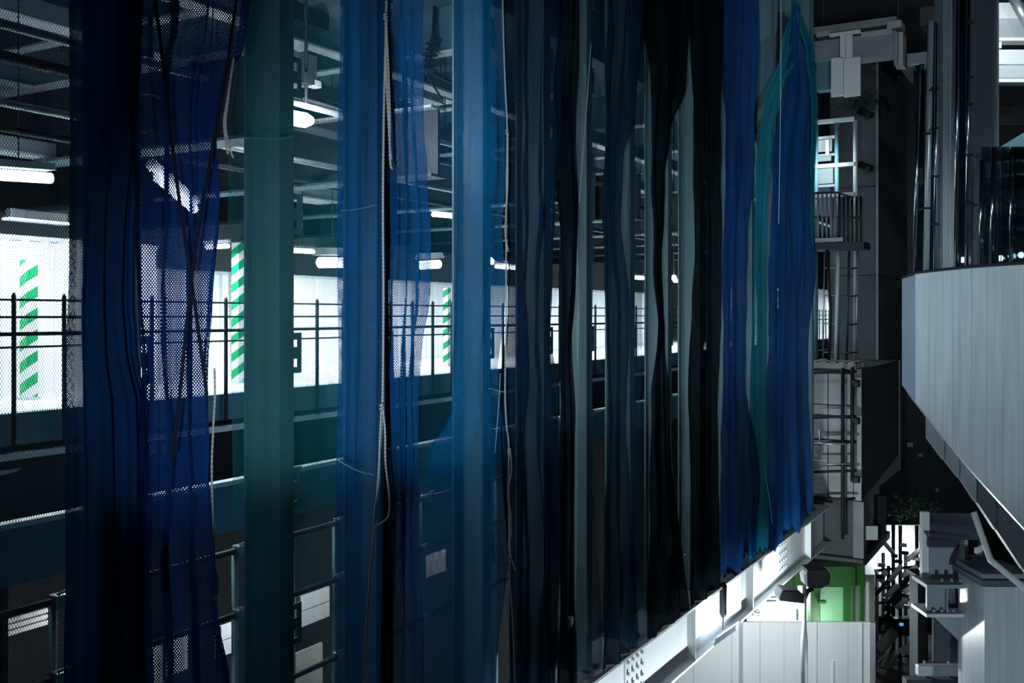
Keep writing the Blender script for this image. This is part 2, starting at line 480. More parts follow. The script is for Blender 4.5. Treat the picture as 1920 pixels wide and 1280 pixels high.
net('pale grey see-through mesh at the far left edge, with a striped pole behind it',
    [(0, -90), (1280, -90)], [(0, 140), (1280, 136)], 5.70, 'net_grey_fine', .02, 2, 1)
net('dense navy net hanging in a dark opaque band near the left edge',
    [(0, 132), (400, 130), (800, 126), (1280, 124)], [(0, 262), (300, 262), (420, 250), (560, 252), (660, 262), (760, 285), (1280, 290)], 5.68, 'net_navy_dense', .04, 3, 2)
net('wrinkled navy net with a ragged right edge, a slanted lamp glowing through it',
    [(0, 235), (420, 250), (800, 255), (1280, 255)], [(0, 468), (90, 462), (150, 428), (230, 416), (400, 421), (560, 411), (740, 396), (880, 397), (1000, 406), (1130, 410), (1280, 432)], 5.62, 'net_navy', .09, 3.5, 3, cols=70)
net('thin teal mesh over the second bay and the green-tinged post',
    [(0, 425), (400, 425), (800, 432), (1280, 440)], [(0, 650), (1280, 640)], 5.69, 'net_teal', .012, 2, 4)
net('blue net over the third post with a swelling right edge beside the long cord',
    [(0, 640), (600, 637), (1280, 628)], [(0, 728), (300, 722), (600, 722), (900, 716), (1280, 712)], 5.64, 'net_blue', .02, 2, 5)
net('rippled blue net to the right of the long cream cord',
    [(0, 732), (200, 742), (380, 740), (700, 742), (1280, 745)], [(0, 792), (240, 790), (330, 798), (430, 806), (560, 802), (640, 790), (760, 780), (1280, 790)], 5.62, 'net_blue', .045, 2.5, 6)
net('thin open blue mesh stretched between the third and fourth posts',
    [(0, 770), (1280, 770)], [(0, 870), (1280, 870)], 5.72, 'net_teal_open', .01, 1, 7, ztop=8.5)
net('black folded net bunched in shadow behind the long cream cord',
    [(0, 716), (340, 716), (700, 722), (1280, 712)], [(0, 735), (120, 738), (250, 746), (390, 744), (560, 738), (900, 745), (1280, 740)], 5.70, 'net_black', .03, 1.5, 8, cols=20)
net('bright blue net hanging smooth over the fourth post',
    [(0, 860), (500, 853), (780, 846), (850, 800), (930, 788), (1280, 782)], [(0, 945), (300, 950), (420, 940), (560, 945), (700, 932), (820, 945), (1000, 952), (1280, 930)], 5.64, 'net_blue_bright', .03, 1.6, 9)
net('dark navy net right of the second hanging cord, slit with bright gaps',
    [(0, 944), (300, 955), (430, 962), (560, 955), (800, 948), (1280, 965)], [(0, 1066), (200, 1050), (380, 1042), (480, 1034), (620, 1032), (740, 1044), (1000, 1052), (1280, 1040)], 5.62, 'net_dark', .07, 3, 10)
net('narrow black net twisted beside the grey-green sixth post',
    [(0, 1046), (250, 1040), (500, 1048), (640, 1052), (800, 1055), (1280, 1048)], [(0, 1086), (200, 1080), (380, 1086), (520, 1082), (650, 1072), (800, 1078), (1280, 1085)], 5.58, 'net_black', .05, 1.5, 11, cols=24)
net('slate-blue net tapering down over the grey-green post',
    [(0, 1082), (300, 1080), (600, 1086), (1280, 1080)], [(0, 1140), (180, 1137), (260, 1120), (420, 1112), (700, 1110), (1280, 1130)], 5.60, 'net_slate', .02, 1.5, 12)
net('frayed black net crumpled between two grey posts in the middle of the row',
    [(0, 1136), (200, 1132), (500, 1136), (800, 1140), (1280, 1128)], [(0, 1200), (220, 1182), (300, 1160), (420, 1156), (560, 1172), (760, 1168), (1280, 1190)], 5.60, 'net_dark', .06, 2, 13, cols=30)
net('dark slate net over the seventh post, fading into shadow below',
    [(0, 1180), (500, 1172), (1280, 1176)], [(0, 1230), (260, 1205), (420, 1200), (700, 1206), (1280, 1226)], 5.60, 'net_slate', .02, 1.5, 14)
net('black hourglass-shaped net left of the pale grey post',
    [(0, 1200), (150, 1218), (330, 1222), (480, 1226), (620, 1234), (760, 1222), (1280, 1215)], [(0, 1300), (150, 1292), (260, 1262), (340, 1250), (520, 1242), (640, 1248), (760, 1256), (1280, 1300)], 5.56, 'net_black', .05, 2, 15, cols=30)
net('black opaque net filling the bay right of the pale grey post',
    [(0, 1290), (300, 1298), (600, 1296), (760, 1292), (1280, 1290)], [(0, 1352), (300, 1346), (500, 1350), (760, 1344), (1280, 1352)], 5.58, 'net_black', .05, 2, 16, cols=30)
net('royal blue net with its lower half in shadow, left of the pale strip',
    [(0, 1352), (300, 1360), (700, 1356), (1280, 1350)], [(0, 1425), (300, 1412), (430, 1402), (700, 1398), (900, 1420), (1280, 1420)], 5.60, 'net_royal', .05, 2, 17, zbot=GT + .05, ragged=.22, ztop=8.4)
net('teal sash standing for a lit fold of the deep blue net, sweeping down from the top corner to a pale strip',
    [(10, 1482), (100, 1462), (200, 1430), (330, 1415), (500, 1412), (760, 1404), (1100, 1402)], [(10, 1500), (100, 1500), (170, 1468), (250, 1447), (400, 1436), (700, 1436), (1100, 1440)], 5.56, 'net_cyan', .03, 1.2, 18, ztop=6.9, zbot=GT + .06, ragged=.25)  # the lit fold of the deep blue net, put into a cyan colour
net('deep blue net at the right end of the row with a cyan top corner',
    [(20, 1488), (130, 1478), (300, 1452), (600, 1446), (800, 1440), (1100, 1436)], [(20, 1500), (90, 1522), (200, 1527), (400, 1522), (480, 1524), (600, 1516), (680, 1512), (960, 1520)], 5.58, 'net_royal', .06, 2.4, 19, ztop=6.75, zbot=GT + .04, ragged=.25)
net('thin cyan net hem along the right end of the row',
    [(30, 1494), (100, 1512), (200, 1522), (400, 1520), (480, 1522)], [(30, 1506), (100, 1528), (200, 1533), (400, 1527), (480, 1528)], 5.50, 'net_cyan', .02, 1, 20, ztop=6.6, zbot=1.6, cols=10)

# ---------------------------------------------------------------- cords and twine
def path(pts, v, n=10):
    """smooth polyline through pixel points in the plane v"""
    q = [P(x, y, v) for x, y in pts]
    out = []
    for i in range(len(q) - 1):
        p0 = q[max(i - 1, 0)]; p1 = q[i]; p2 = q[i + 1]; p3 = q[min(i + 2, len(q) - 1)]
        for k in range(n):
            t = k / n
            out.append(.5 * ((2 * p1) + (p2 - p0) * t + (2 * p0 - 5 * p1 + 4 * p2 - p3) * t * t + (3 * p1 - p0 - 3 * p2 + p3) * t ** 3))
    out.append(q[-1])
    return out
def resample(pts, step):
    out = [pts[0]]; acc = 0
    for a, b in zip(pts, pts[1:]):
        L = (b - a).length
        while acc + L >= step:
            f = (step - acc) / L; a = a.lerp(b, f); out.append(a.copy()); L = (b - a).length; acc = 0
        acc += L
    return out
def twisted(name, pts, v, r, m, parent, pitch=.07):
    """two strands laid round each other"""
    line = resample(path(pts, v), pitch / 5)
    for k in (0, 1):
        q = []
        for i, p in enumerate(line):
            a = 2 * math.pi * i / 5 + math.pi * k
            q.append(p + Vector((math.cos(a) * .5 * r, -math.sin(a) * .5 * r * .6, 0)))
        MB().tube(q, r * .62, 5).build(name, m, parent)
def knot(x, y, v, r, m, parent):
    c = P(x, y, v)
    q = [c + Vector((math.cos(t * .9) * r * 1.1, math.sin(t * .9) * r * 1.1, (t / 14 - .5) * r * 4.5)) for t in range(15)]
    MB().tube(q, r * .7, 6).build('knot', m, parent)

c1 = thing('knotted_rope', 'long cream twisted cord with a doubled tail, hanging down the middle of the third post', 'cord', P(690, 1280, 5.38))
twisted('strand', [(725, -60), (724, 30), (720, 200), (718, 380), (719, 560), (717, 760), (712, 850), (703, 985), (694, 1080), (688, 1180), (683, 1330)], 5.40, .012, 'rope', c1)
knot(723, 32, 5.37, .013, 'rope', c1)
twisted('tail', [(723, 38), (724, 120), (727, 200), (730, 260), (732, 306), (736, 318)], 5.37, .011, 'rope', c1)
twisted('tail', [(724, 38), (728, 120), (731, 210), (731, 270), (734, 300)], 5.355, .010, 'rope', c1)
knot(716, 764, 5.37, .014, 'rope', c1)
twisted('tail', [(715, 768), (712, 830), (710, 900), (704, 950), (702, 982)], 5.37, .010, 'rope', c1)
twisted('loop', [(718, 768), (722, 810), (723, 870), (730, 930), (730, 960), (722, 975), (703, 986)], 5.36, .010, 'rope', c1)

c2 = thing('knotted_rope', 'thin cream cord with three knotted tails, hanging right of the fourth post', 'cord', P(960, 1280, 5.38))
twisted('strand', [(941, -60), (944, 60), (947, 150), (951, 245), (950, 350), (949, 480), (949, 600), (947, 730), (950, 800), (954, 840), (955, 1000), (956, 1080), (962, 1180), (967, 1330)], 5.44, .010, 'rope', c2)
knot(951, 248, 5.42, .012, 'rope', c2)
twisted('tail', [(952, 250), (952, 340), (949, 400), (948, 440), (953, 472)], 5.42, .010, 'rope', c2)
knot(955, 846, 5.42, .014, 'rope', c2)
twisted('tail', [(957, 850), (959, 880), (954, 920), (957, 960), (958, 1005), (954, 1025), (966, 1070)], 5.42, .009, 'rope', c2)
twisted('tail', [(954, 850), (954, 890), (953, 930), (955, 970), (956, 1010), (958, 1040), (963, 1062)], 5.40, .009, 'rope', c2)

c3 = thing('knotted_rope', 'short frayed cream cord tail hanging against the navy net edge near the top', 'cord', P(430, 300, 5.35))
twisted('strand', [(438, 110), (432, 150), (424, 200), (420, 230), (424, 270), (428, 292)], 5.36, .010, 'rope', c3)
twisted('tail', [(432, 150), (426, 200), (423, 235), (430, 275), (438, 297)], 5.34, .009, 'rope', c3)
c4 = thing('knotted_rope', 'grey cord running down the ragged right edge of the navy net', 'cord', P(400, 1120, 5.35))
twisted('strand', [(402, 690), (403, 740), (400, 800), (397, 880), (399, 960), (402, 1050), (404, 1080)], 5.36, .009, 'rope', c4)
twisted('loop', [(404, 1065), (408, 1090), (406, 1115), (399, 1126)], 5.35, .010, 'rope', c4)

def plain_line(name, label, pts, v, r, m, cat='rope'):
    return tag(MB().tube(path(pts, v, 8), r, 6).build(name, m), label, cat)
plain_line('dark_rope', 'dark rope slanting down right across the wrinkled navy net', [(288, -20), (310, 150), (330, 330), (358, 520), (376, 650), (388, 740)], 5.36, .012, 'dark_rope')
plain_line('dark_rope', 'dark rope slanting down left across the wrinkled navy net', [(446, -20), (420, 160), (380, 380), (355, 560), (335, 760), (322, 860)], 5.33, .012, 'dark_rope')
plain_line('tie_twine', 'green twine tied round the teal second post near the floodlight', [(456, 258), (480, 259), (520, 260), (540, 258), (553, 254)], 5.55, .0045, 'twine_green', 'twine')
plain_line('tie_twine', 'pale blue twine strung from the lower fascia to the third post', [(634, 862), (650, 872), (675, 884), (700, 889)], 5.45, .006, 'twine_pale', 'twine')
plain_line('tie_twine', 'short pale twine tied across to the second hanging cord', [(917, 728), (930, 731), (946, 735)], 5.46, .006, 'twine_pale', 'twine')
plain_line('tie_twine', 'thin pale twine slack across the third post at mid height', [(640, 395), (670, 392), (706, 384)], 5.45, .003, 'twine_pale', 'twine')
plain_line('tie_twine', 'thin pale twine running down a black net left of the grey-green post', [(1108, 80), (1100, 200), (1092, 300), (1086, 380)], 5.40, .006, 'twine_pale', 'twine')
plain_line('tie_twine', 'thin pale vertical line down the teal sash at the right end', [(1464, 0), (1464, 120), (1462, 300), (1460, 420)], 5.3, .008, 'twine_pale', 'twine')
plain_line('tie_twine', 'slack teal twine hanging in the shadowed blue net by the girder', [(1438, 850), (1434, 880), (1442, 930), (1448, 980)], 5.3, .008, 'twine_green', 'twine')
plain_line('tie_twine', 'pale twine hanging left of the fifth bay net below eye level', [(938, 700), (936, 745), (932, 800), (928, 850)], 5.44, .005, 'twine_pale', 'twine')

# ---------------------------------------------------------------- scrap of plastic on the girder
def scrap(x, y, v, sz, seed, label):
    r = random.Random(seed); c = P(x, y, v); poly = []
    for k in range(7):
        a = k / 7 * 6.28; q = sz * r.uniform(.6, 1.1)
        poly.append(c + Vector((r.uniform(-.02, .02), math.cos(a) * q, math.sin(a) * q)))
    return tag(MB().prism(poly, (.02, .02, .01)).build('plastic_scrap', 'rubbish'), label, 'scrap')
scrap(1068, 1165, 5.45, .07, 3, 'torn white plastic scrap caught low on the dark net above the girder')
scrap(1283, 1043, 5.45, .045, 4, 'tiny white plastic scrap caught on the black net further along the girder')

# ---------------------------------------------------------------- station: fence
fence = thing('platform_fence', 'dark steel fence of upright bars and four rails along the platform edge', 'fence', W(5, FV - .06, -1.12))
for z, r in ((.128, .011), (-.02, .012), (-.165, .020), (-.278, .011)):
    MB().tube([W(U0 + .4, FV - .06, z), W(57.5, FV - .06, z)], r, 6).build('rail', 'dark_steel', fence)
b0 = None
u = 5.23 - 4 * .483
while u < 57.5:
    if b0 is None:
        b0 = MB().tube([W(u, FV - .06, -1.12), W(u, FV - .06, .16), W(u, FV - .06, .19)], [.022, .022, .010], 6).build('upright_bar', 'dark_steel', fence); ub = u
    else: inst(b0, fence, (0, u - ub, 0))
    u += .483

# ---------------------------------------------------------------- station: white hoarding and striped poles
HV = 11.6
def hoard(label, u0, u1, v, z0, z1, step=.6, n_rib=3):
    h = thing('white_hoarding', label, 'hoarding', W((u0 + u1) / 2, v, z0), 'white hoardings on the platform')
    u = u0; first = None
    while u < u1 - 1e-6:
        if first is None:
            mb = MB().wbox(u + .006, u + step - .006, v, v + .03, z0, z1)
            for k in range(n_rib):
                c = u + step * (k + .5) / n_rib
                mb.hexa([W(c - .05, v, z0), W(c + .05, v, z0), W(c + .03, v - .03, z0), W(c - .03, v - .03, z0), W(c - .05, v, z1), W(c + .05, v, z1), W(c + .03, v - .03, z1), W(c - .03, v - .03, z1)])
            first = mb.build('panel', 'white_panel', h); uf = u
        else: inst(first, h, (0, u - uf, 0))
        u += step
    MB().wbox(u0, u1, v - .02, v + .05, z1, z1 + .05).build('top_rail', 'pale_box', h)
    return h
hoard('ribbed white hoarding along the far side of the platform', 8.4, 30.0, HV, -.86, .62)
hoard('ribbed white hoarding far down the platform past the last net', 31.0, 57.0, 10.4, -.86, 1.1)
hoard('tall bright white hoarding behind the fence at the left edge', 4.2, 8.4, 9.9, -.86, .80, .7)

def striped_pole(x, ytop, ybot, v, half, label):
    u = u_at(x, v); z0 = -.86; z1 = z_at(ytop, u, v)
    r = thing('striped_pole', label, 'pole', W(u, v, z0), 'green striped poles on the platform')
    MB().wbox(u - half, u + half, v - half, v + half, z0, z1).build('pole_body', 'hazard_stripe', r, .006)
    MB().wbox(u - half - .02, u + half + .02, v - half - .02, v + half + .02, z0, z0 + .03).build('base_plate', 'pale_box', r)
    return r
striped_pole(54, 487, 743, 9.3, .062, 'square pole with green and white slanting stripes at the left edge')
striped_pole(447, 455, 730, 9.3, .062, 'green and white striped pole beside the teal second post')
striped_pole(838, 540, 700, 9.3, .05, 'green and white striped pole seen left of the bright blue net')

# ---------------------------------------------------------------- station: roof beams, ducts, lamps
def crossbeam(u, v0, v1, zb, zt, label):
    r = thing('roof_beam', label, 'beam', W(u, (v0 + v1) / 2, zb), 'cross beams under the station roof')
    MB().wbox(u - .02, u + .02, v0, v1, zb, zt).build('web', 'dark_steel', r)
    MB().wbox(u - .16, u + .16, v0, v1, zb - .03, zb).build('bottom_flange', 'ceiling_paint', r)
    MB().wbox(u - .16, u + .16, v0, v1, zt, zt + .03).build('top_flange', 'bright_flange', r)
    v = v0 + .8; f = None
    while v < v1:
        MB().wbox(u - .14, u + .14, v - .01, v + .01, zb, zt).build('stiffener', 'dark_steel', r)
        v += 1.6
    return r
for i, u in enumerate((4.0, 6.9, 9.84, 12.9, 16.0, 19.1, 22.2, 25.3, 28.4)):
    crossbeam(u, 6.7, 16.0, 1.67, 2.45, 'dark steel cross beam under the station roof, ' + ORD[i] + ' from the near end')
def longbeam(v, z, h, w2, label, m='ceiling_paint', u0=2.2, u1=40):
    r = thing('roof_girder', label, 'girder', W(u0, v, z))
    MB().wbox(u0, u1, v - .015, v + .015, z, z + h).build('web', m, r)
    MB().wbox(u0, u1, v - w2, v + w2, z - .03, z).build('bottom_flange', 'bright_flange', r)
    return r
longbeam(8.2, 3.28, .25, .10, 'pale-edged roof girder along the front of the station roof')
longbeam(10.2, 3.28, .25, .12, 'pale-edged roof girder above the middle of the platform')
longbeam(13.2, 3.28, .25, .12, 'pale-edged roof girder above the back of the platform')
for i, u in enumerate((5.4, 8.3, 11.3, 14.4, 17.5, 20.6)):
    r = thing('roof_purlin', 'pale-edged purlin high under the station roof, ' + ORD[i] + ' from the near end', 'beam', W(u, 11, 3.56), 'purlins under the station roof')
    MB().wbox(u - .012, u + .012, 7.0, 16.0, 3.58, 4.2).build('web', 'teal_steel', r)
    MB().wbox(u - .10, u + .10, 7.0, 16.0, 3.55, 3.58).build('bottom_flange', 'bright_flange', r)
def duct(x0, x1, y0, y1, v, dv, m, label, name='roof_duct'):
    ua, ub = u_at(x0, v), u_at(x1, v); um = (ua + ub) / 2
    z0, z1 = z_at(y1, um, v), z_at(y0, um, v)
    r = thing(name, label, 'duct', W(um, v, z0))
    MB().wbox(ua, ub, v, v + dv, z0, z1).build('casing', m, r, .01)
    MB().wbox(ua - .02, ub + .02, v - .02, v + dv + .02, z0 - .03, z0).build('flange', 'bright_flange', r)
    if z1 < 4.0 and v < 9.6:
        MB().tube([W(um, v + dv / 2, z1), W(um, v + dv / 2, 4.2)], .015, 6).build('hanger', 'dark_steel', r)
    return r
duct(548, 618, 12, 70, 8.4, .5, 'dark_steel', 'dark boxy duct under the roof between the second and third posts')
duct(618, 645, 8, 74, 8.4, .5, 'pale_box', 'pale boxy duct beside the dark one under the station roof')
duct(560, 595, 100, 150, 9.2, .4, 'pale_box', 'small pale junction box hung above the floodlight')
duct(790, 832, 142, 186, 9.2, .4, 'pale_box', 'pale square box hung under the roof below the black insulators')
duct(834, 856, 150, 186, 9.2, .4, 'teal_steel', 'teal box hung under the roof left of the bright blue net')
duct(570, 640, 352, 372, 10.6, .5, 'pale_box', 'long pale cable tray seen above the platform between two posts')
duct(20, 128, 395, 412, 9.7, .1, 'dark_steel', 'dark cable trunking along the white wall at the left edge')
duct(0, 128, 262, 288, 9.7, .2, 'pale_box', 'pale cable trunking high on the wall at the left edge')
for i, (y0, y1) in enumerate(((45, 66), (78, 118), (150, 175), (185, 205))):
    a = P(-30, y0 - 8, 7.4); u2 = u_at(640, 7.4)
    z = a.z - EZ
    lab = ['topmost', 'second', 'third', 'lowest'][i]
    tag(MB().tube([W(u_at(-60, 7.4 + i * .4), 7.4 + i * .4, z), W(30, 7.4 + i * .4, z)], .035 if i != 1 else .05, 8).build('conduit_pipe', 'galvanised' if i % 2 == 0 else 'dark_steel'),
        lab + ' of the conduit pipes running under the station roof at upper left', 'pipe')

def tube_lamp(a, b, r, label, power=0, target=None):
    a = Vector(a); b = Vector(b); d = (b - a).normalized()
    t = thing('tube_lamp', label, 'lamp', (a + b) / 2)
    MB().tube([a, b], r, 10).build('tube', 'tube_glow', t)
    up = Vector((0, 0, r * 1.9)); s = d.cross(Vector((0, 0, 1))).normalized() * r * 1.8
    MB().hexa([a - s + up * .7, a + s + up * .7, b + s + up * .7, b - s + up * .7, a - s * .6 + up * 1.4, a + s * .6 + up * 1.4, b + s * .6 + up * 1.4, b - s * .6 + up * 1.4]).build('reflector', 'pale_box', t)
    m = (a + b) / 2
    MB().tube([m + up, Vector((m.x, m.y, EZ + 4.2))], .008, 6).build('hanger', 'dark_steel', t)
    if power:
        arealight('tube_lamp_light', m - Vector((0, 0, r * 1.5)), m - Vector((0, 0, 3)), power * .30, (.80, .93, 1.0), (b - a).length, .15)
    return t
tube_lamp(P(-30, 326, 9.0), P(95, 334, 9.0), .055, 'glowing tube lamp before the white wall at the left edge', 420)
tube_lamp(P(283, 322, 8.6), P(366, 394, 8.6), .05, 'steeply slanting glowing tube lamp seen through the wrinkled navy net', 300)
tube_lamp(P(386, 463, 9.2), P(428, 461, 9.2), .030, 'small glowing tube lamp just left of the striped pole', 130)
tube_lamp(P(545, 470, 9.6), P(588, 472, 9.6), .030, 'small glowing tube lamp just right of the teal second post', 150)
tube_lamp(P(600, 492, 10.6), P(645, 492, 10.6), .09, 'thick glowing tube lamp above the ribbed hoarding left of the third post', 240)
tube_lamp(P(812, 402, 9.0), P(856, 406, 9.0), .035, 'glowing tube lamp in the gap left of the bright blue net', 240)
tube_lamp(P(790, 497, 10.2), P(822, 495, 10.2), .08, 'thick glowing lamp behind the rippled blue net at mid height', 200)
for i, u in enumerate((15.5, 18.5, 21.5, 24.5, 28, 33.5, 38, 43, 47)):
    tube_lamp(W(u, 9.3, .88), W(u + .9, 9.3, .88), .04, 'distant tube lamp over the platform behind the black nets, ' + ORD[i] + ' along', 330, None)
for i, u in enumerate((12.5, 13.6, 17.0, 20.0, 23.0)):
    o = thing('platform_spot', 'small glaring lamp dot between the dark nets, ' + ORD[i] + ' from the left', 'lamp', W(u, 7.6, .78), 'small lamps between the dark nets')
    MB().tube([W(u, 7.6, .74), W(u, 7.6, .80), W(u, 7.6, .84)], [.05, .06, .03], 8).build('bulb', 'lamp_glow', o)
    MB().tube([W(u, 7.6, .84), W(u, 7.6, 4.2)], .01, 6).build('hanger', 'dark_steel', o)

fl = thing('floodlight', 'glaring floodlight on a bracket under the roof, right of the teal second post', 'floodlight', P(570, 215, 7.6))
c = P(560, 224, 7.5)
bm_ = MB(); bm_.tube([c + Vector((.0, -.16, .0)), c + Vector((0, -.10, 0)), c + Vector((0, .10, .01)), c + Vector((0, .20, .02))], [.04, .085, .085, .05], 12); bm_.build('lens', 'lamp_glow', fl)
MB().wbox(u_at(566, 7.6), u_at(585, 7.6), 7.55, 7.68, z_at(210, 10.3, 7.6), z_at(192, 10.3, 7.6)).build('housing', 'dark_steel', fl, .01)
MB().wbox(u_at(583, 7.6), u_at(597, 7.6), 7.55, 7.66, z_at(212, 10.3, 7.6), z_at(200, 10.3, 7.6)).build('ballast_box', 'pale_box', fl, .01)
MB().tube([P(574, 205, 7.6), P(574, 150, 7.6), W(u_at(574, 7.6), 7.6, 4.2)], .02, 6).build('bracket', 'dark_steel', fl)
pl = bpy.data.lights.new('floodlight_light', 'POINT'); pl.energy = 130; pl.color = (.85, .9, 1); pl.shadow_soft_size = .12
po = bpy.data.objects.new('floodlight_light', pl); col.objects.link(po); po.location = c + Vector((.25, -.1, -.02))

ins = thing('line_insulator', 'black stacked-disc insulator with slanting arm under the station roof', 'insulator', P(808, 130, 7.7))
for k, (y, rr) in enumerate(((72, .05), (82, .10), (92, .08), (104, .12), (112, .09), (124, .13), (132, .16))):
    cc = P(812 - k * 2, y, 7.7)
    MB().tube([cc + Vector((0, 0, .035)), cc, cc - Vector((0, 0, .02))], [.03, rr, rr * .5], 12).build('disc', 'black_steel', ins)
MB().tube([W(u_at(815, 7.7), 7.7, 4.2), P(813, 60, 7.7), P(800, 140, 7.7)], .025, 8).build('rod', 'black_steel', ins)
MB().tube([P(802, 132, 7.7), P(858, 160, 7.7)], .03, 8).build('arm', 'black_steel', ins)
MB().tube([P(800, 140, 7.7), P(830, 188, 7.7)], .015, 6).build('stay', 'black_steel', ins)

# roof cables
for i, pts in enumerate(([(540, 172), (600, 188), (650, 204)], [(420, 138), (470, 156), (540, 172)])):
    plain_line('roof_cable', ['black cable sagging right of the floodlight bracket', 'black cable sagging above the cream cord tail'][i], pts, 7.9, .022, 'black_steel', 'cable')

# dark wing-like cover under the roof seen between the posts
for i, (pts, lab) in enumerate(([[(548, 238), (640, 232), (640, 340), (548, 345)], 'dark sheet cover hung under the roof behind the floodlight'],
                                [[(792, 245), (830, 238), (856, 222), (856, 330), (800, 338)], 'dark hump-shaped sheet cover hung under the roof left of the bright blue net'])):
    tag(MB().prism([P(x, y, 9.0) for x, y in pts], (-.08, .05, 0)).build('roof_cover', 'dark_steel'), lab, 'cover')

# ---------------------------------------------------------------- lower level scaffold behind the posts
clampn = 0
scf = thing('pipe_scaffold', 'rusty pipe scaffold with clamps below the station floor, behind the left posts', 'scaffold', W(6, 6.9, -EZ))
for x in (100, 440, 548, 628, 790, 930):
    uu = u_at(x, 6.9)
    MB().tube([W(uu, 6.9, -EZ), W(uu, 6.9, -2.2)], .03, 8).build('standard', 'teal_steel', scf)
for y, v in ((985, 6.84), (1092, 6.84), (1240, 6.84)):
    zz = z_at(y, u_at(600, 6.9), 6.9)
    MB().tube([W(3, v, zz), W(13, v, zz)], .03, 8).build('ledger', 'dark_steel', scf)
    for x in (100, 440, 628, 790):
        uu = u_at(x, 6.9)
        cl = MB().box(-6.88, -6.78, uu - .06, uu + .06, zz - .05 + EZ, zz + .05 + EZ).build('clamp', 'galvanised', scf, .012)
        MB().tube([W(uu - .05, 6.78, zz + .06), W(uu + .06, 6.76, zz + .09)], .012, 6).build('clamp_bolt', 'galvanised', cl)
def board(x0, x1, y0, y1, v, m, label, cat='board', name='lit_board', bars=1):
    ua, ub = u_at(x0, v), u_at(x1, v); um = (ua + ub) / 2
    z0, z1 = z_at(y1, um, v), z_at(y0, um, v)
    r = thing(name, label, cat, W(um, v, z0))
    h = (z1 - z0) / (bars + 1)
    for k in range(bars + 1):
        MB().wbox(ua, ub, v, v + .03, z0 + k * h + .008, z0 + (k + 1) * h - .008).build('plank', m, r)
    MB().wbox(ua, ua + .05, v - .03, v, -EZ, z1).build('batten', 'dark_steel', r)
    return r
board(555, 618, 1108, 1168, 8.6, 'white_panel', 'pale lit boards behind the scaffold below the second bay')
board(405, 436, 1170, 1230, 8.6, 'white_panel', 'small pale lit boards left of the teal post at the bottom')
board(262, 305, 1215, 1290, 8.6, 'white_panel', 'pale lit boards behind the navy net at lower left')
board(315, 352, 1195, 1262, 8.6, 'white_panel', 'second pale lit boards behind the navy net at lower left')
board(792, 836, 1035, 1078, 8.6, 'white_panel', 'pale lit boards seen through the bright blue net low down')
board(545, 605, 1215, 1300, 8.0, 'wood', 'brownish panel at the foot of the teal second post', bars=0)
board(0, 95, 1010, 1020, 7.5, 'teal_steel', 'teal scaffold board at the lower left edge', bars=0)
board(0, 90, 1150, 1185, 8.2, 'wood', 'dim plank stack at the lower left edge', bars=2)
arealight('work_light', W(8.5, 7.6, -2.6), W(8.5, 9.0, -4.4), 26, (.85, .95, 1), .4, .2)
arealight('work_light_far', W(6.0, 7.6, -2.6), W(6.0, 9.0, -4.4), 20, (.85, .95, 1), .4, .2)

# a row of small pale plates under the kerb, left of the first cord
for i, x in enumerate((278, 303, 318)):
    ua, ub = u_at(x, 8.2), u_at(x + 12, 8.2)
    o = tag(MB().wbox(ua, ub, 8.18, 8.22, z_at(852, ua, 8.2), z_at(832, ua, 8.2)).build('pale_plate', 'pale_box'), 'small pale plate under the platform edge behind the navy net, ' + ORD[i] + ' from the left', 'plate')
tag(MB().prism([P(0, 882, 8.2), P(22, 880, 8.2), P(42, 876, 8.2), P(30, 884, 8.2), P(0, 892, 8.2)], (-.03, 0, 0)).build('pale_plate', 'bright_flange'), 'pale torn strip under the platform edge at the far left', 'plate')

# ---------------------------------------------------------------- right: concrete pier, box, cap beam
PU = 25.5
pv1, pv0 = v_at(1520, PU), v_at(1615, PU)
pier = thing('pier_block', 'dark boxy pier block with a pale scaffolded near face at the end of the girder', 'pier', W(PU + 2, (pv0 + pv1) / 2, z_at(940, PU, 5)))
zt, zb = z_at(692, PU, pv0), z_at(938, PU, pv0)
uf = u_at(1686, pv0)
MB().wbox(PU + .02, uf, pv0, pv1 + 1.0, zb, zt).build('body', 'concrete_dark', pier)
# near face panels, paler concrete standing in for the light on this face
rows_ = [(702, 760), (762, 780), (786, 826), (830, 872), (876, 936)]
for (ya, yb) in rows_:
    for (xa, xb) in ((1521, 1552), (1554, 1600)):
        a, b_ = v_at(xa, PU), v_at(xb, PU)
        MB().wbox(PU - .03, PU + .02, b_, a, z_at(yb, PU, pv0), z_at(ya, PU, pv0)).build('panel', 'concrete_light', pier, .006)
a, b_ = v_at(1602, PU), v_at(1616, PU)
MB().wbox(PU - .06, PU + .02, b_, a, zb, zt).build('corner_strip', 'concrete_light', pier)
# sloped underside at the far end
MB().prism([W(PU, pv0 - .02, zb), W(uf, pv0 - .02, zb + .45), W(uf, pv0 - .02, zb)], (-.02, 0, 0)).build('gusset', 'concrete', pier)
MB().wbox(uf - .1, uf, pv0 - .04, pv0, zb, zt).build('end_strip', 'concrete', pier)

pal = thing('wooden_pallet', 'pale wooden pallet lying on top of the dark pier block', 'pallet', W(PU + .4, 5.4, zt))
for k in range(5):
    a = pv0 + .15 + k * .23
    MB().wbox(PU - .05, PU + 1.1, a, a + .15, zt + .14, zt + .17).build('slat', 'wood', pal)
for uu in (PU - .05, PU + .45, PU + .98):
    MB().wbox(uu, uu + .1, pv0 + .12, pv0 + 1.25, zt, zt + .14).build('bearer', 'wood', pal)

